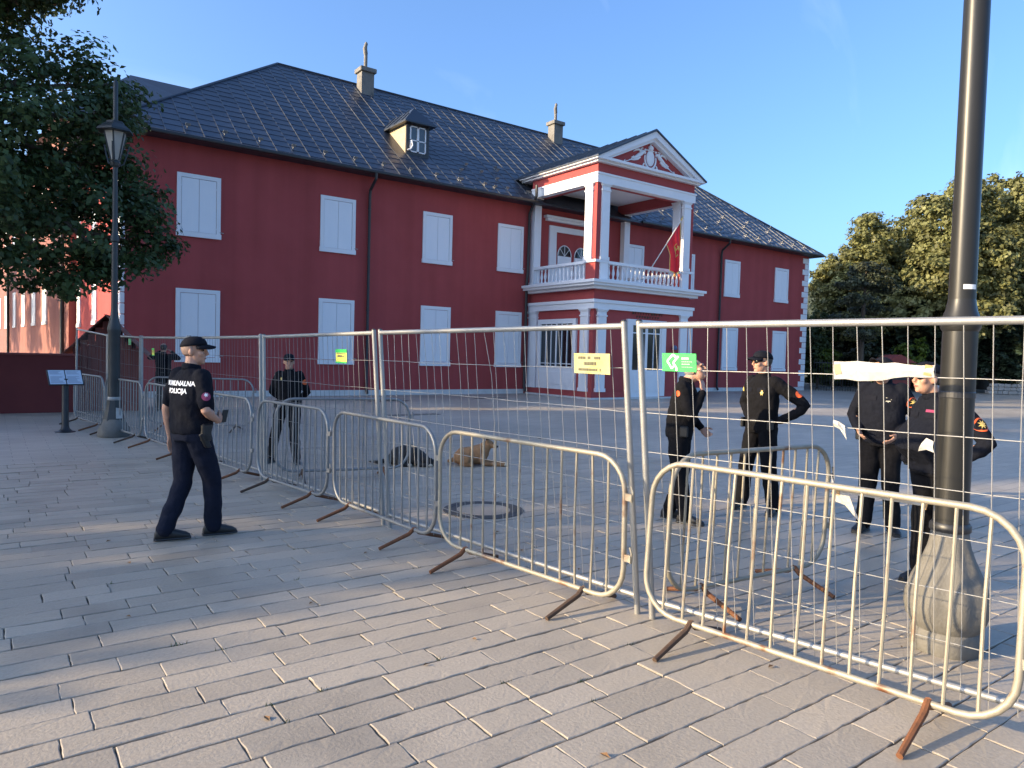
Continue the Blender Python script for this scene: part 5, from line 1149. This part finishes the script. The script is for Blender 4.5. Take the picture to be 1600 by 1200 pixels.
        q = MB(); sections(q,[(g+fd*t_*s+Vector((0,0,.011)),sd*hw*s,Vector((0,0,.011))) for t_,hw in ((-.09,.028),(-.07,.040),(0,.043),(.1,.048),(.17,.046),(.202,.028))],16,3); q.build('sole',M_dark,sh_)
    if top != 'polo':
        for e in (-1,1):
            decal(o,tp,ch+ax*e*.085*s+fw*.1+Vector((0,0,.03)),-fw,(0,0,1),([(-.05,-.02),(.05,-.02),(.05,.022),(-.05,.022)],[(0,1,2,3)]),M_cap,'pocket_flap',.006)
            q = MB(); c_ = bz_+axp*e*.165*s*w_+fwp*.07*s; q.obox(c_+axp*e*.022+Vector((0,0,-.03)),axp*.02,fwp*.04,Vector((0,0,.055))); bevel(q.build('belt_pouch',M_shoe,o),.01)
    return o, J, tp, s
def decal(o, tp, origin, direc, upv, me_or_poly, m, name, off=.004):
    """wrap flat points (x right, y up) onto the garment by ray casting along direc (local space)"""
    bv = BVHTree.FromPolygons([v.co[:] for v in tp.data.vertices],[p.vertices[:] for p in tp.data.polygons])
    direc = Vector(direc).normalized(); upv = Vector(upv); rt_ = direc.cross(upv).normalized(); upv = rt_.cross(direc)
    vs, fs = me_or_poly; V = []
    for x, y in vs:
        p = Vector(origin)+rt_*x+upv*y-direc*.18; h = bv.ray_cast(p, direc)
        V.append((h[0]-direc*off) if h[0] is not None else Vector(origin)+rt_*x+upv*y-direc*.02)
    b = MB(); b.add(V, fs); return b.build(name, m, o)
def disc(r, n=20, star=0, r2=0, cx=0, cy=0, sx=1.0):
    vs = [(cx,cy)]+[(cx+sx*(r if not star or k%2==0 else r2)*math.cos(2*PI*k/n),cy+(r if not star or k%2==0 else r2)*math.sin(2*PI*k/n)) for k in range(n)]
    return vs, [(0,1+k,1+(k+1)%n) for k in range(n)]
def text_poly(txt, size, y, bold=.0):
    me = text_mesh(txt, size, bold); bm = bmesh.new(); bm.from_mesh(me); bmesh.ops.triangulate(bm, faces=bm.faces[:]); bmesh.ops.subdivide_edges(bm, edges=[e for e in bm.edges if e.calc_length()>.03], cuts=1); bmesh.ops.triangulate(bm, faces=bm.faces[:])
    r = ([(v.co.x,v.co.y+y) for v in bm.verts],[[v.index for v in f.verts] for f in bm.faces]); bm.free(); bpy.data.meshes.remove(me); return r
def arm_patch(o, tp, J, e, m, r=.045, inner=None, t=.42, dvec=None):
    ax = (J['shR']-J['shL']).normalized()*(1 if e=='R' else -1); c = J['sh'+e].lerp(J['el'+e],t); u = (J['sh'+e]-J['el'+e])
    bv = BVHTree.FromPolygons([v.co[:] for v in tp.data.vertices],[p.vertices[:] for p in tp.data.polygons])
    q_, n_, _, _ = bv.find_nearest(c+(Vector(dvec).normalized() if dvec else ax)*.16); c, d = q_, -n_
    decal(o,tp,c,d,u,disc(r),m,'sleeve_badge',.004)
    if inner:
        decal(o,tp,c,d,u,disc(r*.78),M_navy,'badge_field',.0055); decal(o,tp,c,d,u,disc(r*.66,16,1,r*.3),inner,'badge_emblem',.007)
def wface(a_deg):   # facing given as degrees clockwise from straight away from the camera
    a = yaw+math.radians(a_deg); return (math.sin(a), math.cos(a))

# walking man in polo shirt, seen from behind
fwd = wface(30)
o, J, tp, s = person('walking man in black cap and polo shirt with white lettering on the back', (1.40,-18.72), fwd, dict(
      anR=(.075,.18,.085), knR=(.09,.15,.50), anL=(-.08,-.18,.095), knL=(-.09,-.01,.49), elR=(.265,-.05,1.13), wrR=(.16,.15,1.03), elL=(-.265,-.05,1.12), wrL=(-.285,.0,.865), head=(0,.03,1.63)),
      top='polo', m_top=M_navy, hair=mat('shaved_hair',(.34,.21,.15),.6,col2=(.38,.25,.19),nscale=80), head_yaw=-math.radians(54), voxel=.0062, sleeve_end=.80, H=1.745, seed=1, foot_dirs=(-.45,-.55), belly=.015, wide=1.07,
      hand_spec={'R':((-.5,.8,.15),(-.8,-.4,.1),(0,.1,1),.9)})
back_c = J['chest']+Vector((0,-.1,.02))
decal(o,tp,back_c,(0,1,0),(0,0,1),text_poly('KOMUNALNA',.056,.032,.0022),M_white2,'back_lettering',.004)
decal(o,tp,back_c,(0,1,0),(0,0,1),text_poly('POLICIJA',.056,-.032,.0022),M_white2,'back_lettering',.004)
arm_patch(o,tp,J,'R',M_badger,.036,None,.52,(.85,-.5,0)); c = J['shR'].lerp(J['elR'],.52); decal(o,tp,c,(-.85,.5,0),(0,0,1),disc(.020,14,1,.010),M_white2,'badge_emblem',.0065)
q = MB(); q.obox((.20,.0,.93),(.025,0,0),(0,.045,0),(0,0,.075)); bevel(q.build('belt_pouch',M_shoe,o),.012)
q = MB(); q.obox((.205,-.01,.86),(.02,0,0),(0,.03,.0),(0,.03,-.06)); bevel(q.build('radio_holster',M_shoe,o),.01)
q = MB(); q.obox(Vector(J['wrR'])+Vector((-.03,.09,.03)),(.004,0,0),(0,.03,.0),(0,.015,.055)); bevel(q.build('phone_case',M_shoe,o),.003)

# officer facing the camera, hands behind the back
o, J, tp, s = person('officer facing the camera with hands behind back beside the far fence post', (3.50,-15.05), wface(172), dict(
      elR=(.27,-.10,1.14), wrR=(.06,-.19,.98), elL=(-.27,-.10,1.14), wrL=(-.06,-.19,.98), anL=(-.13,.0,.085), anR=(.28,-.05,.085), knR=(.19,.02,.50), hiR=(.10,0,.92)),
      H=1.60, hands=False, head_yaw=.25, seed=2, foot_dirs=(-.5,.3), m_top=M_blackc, m_leg=M_blackc)
arm_patch(o,tp,J,'L',M_badge,.04,None,.4,(-.6,.8,0)); decal(o,tp,J['chest']+Vector((.09,.1,.05)),(0,-1,0),(0,0,1),disc(.03,12,1,.015,sx=.6),M_badgey,'chest_badge')

# grey-haired officer, hand at the mouth
o, J, tp, s = person('bareheaded grey-haired officer with a hand at his mouth under green sign', (5.72,-20.42), wface(112), dict(
      elR=(.25,.12,1.14), wrR=(.075,.185,1.39), elL=(-.27,.0,1.14), wrL=(-.14,.20,1.0), anR=(.09,.10,.085), anL=(-.10,-.10,.085), head=(0,.07,1.60)),
      cap=False, hair=M_hairg, H=1.72, head_pitch=-.42, head_yaw=-.15, lean=.10, belly=.02, voxel=.007, seed=3, foot_dirs=(-.2,.25), m_top=M_blackc, m_leg=M_blackc, wide=1.04,
      hand_spec={'R':((-.45,-.1,.85),(-.3,-.9,-.1),(-.7,.4,-.2),.35)})
arm_patch(o,tp,J,'R',M_badge,.03,None,.22,(.6,-.8,0))

# officer with hands on hips, facing left
o, J, tp, s = person('officer in cap with hands on hips facing left', (6.92,-20.55), wface(-118), dict(
      elR=(.40,-.16,1.16), wrR=(.19,-.02,1.0), elL=(-.40,-.20,1.17), wrL=(-.20,-.04,1.0), anR=(.20,.05,.085), anL=(-.19,-.02,.085), knR=(.15,.05,.5), knL=(-.15,.03,.5)),
      H=1.79, seed=4, head_yaw=-.30, glasses=True, foot_dirs=(.3,.5), m_top=M_blackc, m_leg=M_blackc, hands=False)
arm_patch(o,tp,J,'L',M_badge,.04,None,.35,(-.9,-.3,0)); decal(o,tp,J['chest']+Vector((-.10,.1,.0)),(0,-1,0),(0,0,1),disc(.035,12,1,.018,sx=.6),M_badgey,'chest_badge')
decal(o,tp,J['shR'].lerp(J['elR'],.35),(-.5,-.85,0),(0,0,1),disc(.028),M_badgey,'sleeve_badge')

# officer half hidden by the banner
o, J, tp, s = person('officer with bent head behind the torn paper banner', (7.12,-21.78), wface(-142), dict(
      elR=(.27,-.04,1.14), wrR=(.17,.18,1.02), elL=(-.29,-.06,1.14), wrL=(-.16,.16,.99), anR=(.12,.04,.085), anL=(-.12,-.06,.085), head=(0,.09,1.60)),
      H=1.77, seed=6, head_pitch=-.5, head_yaw=-.55, lean=.06, foot_dirs=(-.2,.4), m_top=M_navy, m_leg=M_blackc, belly=.015, wide=1.06)
arm_patch(o,tp,J,'L',M_badge,.052,M_badgey,.36,(-.75,.65,0)); decal(o,tp,J['chest']+Vector((-.07,.1,.02)),(0,-1,0),(0,0,1),disc(.030,16,1,.018),mat('badge_silver',(.55,.52,.42),.4),'chest_badge')

# stout officer behind the right lamp post
o, J, tp, s = person('stout officer in cap and sunglasses standing behind the right lamp post', (5.80,-22.86), wface(-98), dict(
      elL=(-.33,-.14,1.14), wrL=(-.20,.06,.98), elR=(.28,-.05,1.13), wrR=(.2,.12,.95), anR=(.10,.02,.085), anL=(-.12,-.10,.085), knL=(-.13,-.02,.5), neck=(0,.06,1.47), head=(0,.125,1.61)),
      H=1.71, seed=8, belly=.085, wide=1.24, glasses=True, head_yaw=.05, head_pitch=-.05, foot_dirs=(.2,.5), m_top=M_navy, m_leg=M_blackc, hands=False)
arm_patch(o,tp,J,'L',M_badge,.055,M_badgey,.32,(-.95,-.25,0)); decal(o,tp,J['chest']+Vector((-.08,.1,.06)),(-.2,-1,0),(0,0,1),([(-.04,-.012),(.04,-.012),(.04,.012),(-.04,.012)],[(0,1,2,3)]),M_badger,'name_strip')

# man with a camera by the hut, seen from behind
person('man in black seen from behind with raised arms by the far fence', (3.60,-5.2), wface(-8), dict(
      elR=(.36,.05,1.36), wrR=(.13,.22,1.53), elL=(-.36,.05,1.36), wrL=(-.13,.22,1.53)), H=1.74, seed=9, cap=False, hair=M_hairb, voxel=.011, m_top=M_blackc, m_leg=M_blackc, hands=True)

# ---- dogs
M_tan = mat('tan_fur',(.24,.115,.045),.85,col2=(.34,.18,.08),nscale=12,bump=.5,bscale=90,bdist=.006,col3=(.06,.035,.02),n3=6,t3=(.6,.8)); M_furb = mat('black_fur',(.010,.009,.009),.8,col2=(.018,.016,.015),nscale=14,bump=.5,bscale=90,bdist=.006); M_cream = mat('cream_fur',(.42,.36,.27),.85,col2=(.5,.44,.34),nscale=20,bump=.5,bscale=90,bdist=.005)
dt = thing('dog','tan dog lying with raised head and stretched forelegs behind the barrier','dog',(5.86,-16.38,0),math.radians(-36))   # +X local = image right
b = MB()
sections(b,[((-.30,0,.10),(0,.06,0),(0,0,.07)),((-.22,0,.13),(0,.13,0),(0,0,.125)),((-.05,0,.145),(0,.125,0),(0,0,.14)),((.10,0,.17),(0,.12,0),(0,0,.16)),((.18,0,.21),(0,.09,0),(0,0,.14)),((.22,0,.25),(0,.06,0),(0,0,.09))],16,2)
limb(b,[(.12,0,.22),(.17,0,.28),(.205,-.01,.315)],[.10,.085,.072]); b.ball((.215,-.015,.325),(.075,.068,.065),12,8); limb(b,[(.25,-.035,.315),(.32,-.065,.292)],[.048,.030])
for e in (-1,1):
    limb(b,[(.13,e*.09,.13),(.16,e*.10,.045),(.42,e*.07-.01,.03),(.47,e*.07-.01,.025)],[.055,.04,.03,.028]); limb(b,[(-.2,e*.12,.12),(-.08,e*.17,.10),(-.18,e*.17,.04),(-.02,e*.18,.03)],[.09,.065,.04,.03])
    b.tube([(.20,e*.048-.012,.365),(.19,e*.062-.012,.40),(.185,e*.070-.012,.445)],[.032,.026,.006],8)
limb(b,[(-.3,0,.08),(-.38,.08,.04),(-.34,.2,.03)],[.035,.03,.02]); obj('body',fuse('dog_body',b,.010,3,.004,22),M_tan,dt)
MB().ball((.342,-.072,.296),(.016,.018,.014),8,6).build('nose',M_furb,dt,smooth=True); MB().ball((.318,-.064,.285),(.030,.026,.022),10,7).build('muzzle',mat('dark_muzzle',(.05,.03,.018),.8),dt,smooth=True)
for e in (-1,1): MB().tube([(.193,e*.06-.012,.40),(.184,e*.071-.012,.452)],[.028,.005],8).build('ear_tip',M_furb,dt,smooth=True); MB().ball((.275,e*.032-.038,.345),.009,8,6).build('eye',M_eye,dt)
MB().ball((.475,-.08,.026),(.045,.032,.026),10,7).build('paw',M_cream,dt,smooth=True); MB().ball((.475,.06,.026),(.045,.032,.026),10,7).build('paw',M_cream,dt,smooth=True)
db = thing('dog','black dog curled up asleep on the paving behind the barrier','dog',(5.02,-15.92,0),math.radians(-36))
b = MB(); sections(b,[((-.33,0,.06),(0,.05,0),(0,0,.05)),((-.25,0,.12),(0,.14,0),(0,0,.12)),((-.1,0,.145),(0,.17,0),(0,0,.145)),((.08,0,.135),(0,.17,0),(0,0,.135)),((.2,0,.10),(0,.12,0),(0,0,.10)),((.28,0,.07),(0,.07,0),(0,0,.065))],16,2)
limb(b,[(.18,-.06,.1),(.28,-.10,.07),(.36,-.12,.055)],[.08,.065,.05]); limb(b,[(.34,-.12,.055),(.42,-.13,.035)],[.045,.028]); limb(b,[(-.2,-.12,.1),(-.05,-.2,.07),(-.15,-.2,.03),(.02,-.22,.028)],[.08,.06,.035,.028]); limb(b,[(.1,-.14,.08),(.2,-.2,.03),(.33,-.2,.025)],[.05,.035,.028])
limb(b,[(-.33,0,.06),(-.45,-.03,.03),(-.6,.02,.025)],[.035,.03,.015]); obj('body',fuse('dog_body',b,.010,3,.004,22),M_furb,db)
MB().ball((.43,-.135,.030),(.035,.026,.024),10,7).build('muzzle',M_cream,db,smooth=True); MB().ball((.33,-.205,.026),(.04,.03,.024),10,7).build('paw',M_cream,db,smooth=True); MB().ball((.03,-.222,.028),(.04,.03,.026),10,7).build('paw',M_cream,db,smooth=True)
for e in (0,1): MB().tube([(.32,-.08-.07*e,.10),(.335,-.06-.11*e,.085)],[.025,.006],8).build('ear',M_furb,db,smooth=True)
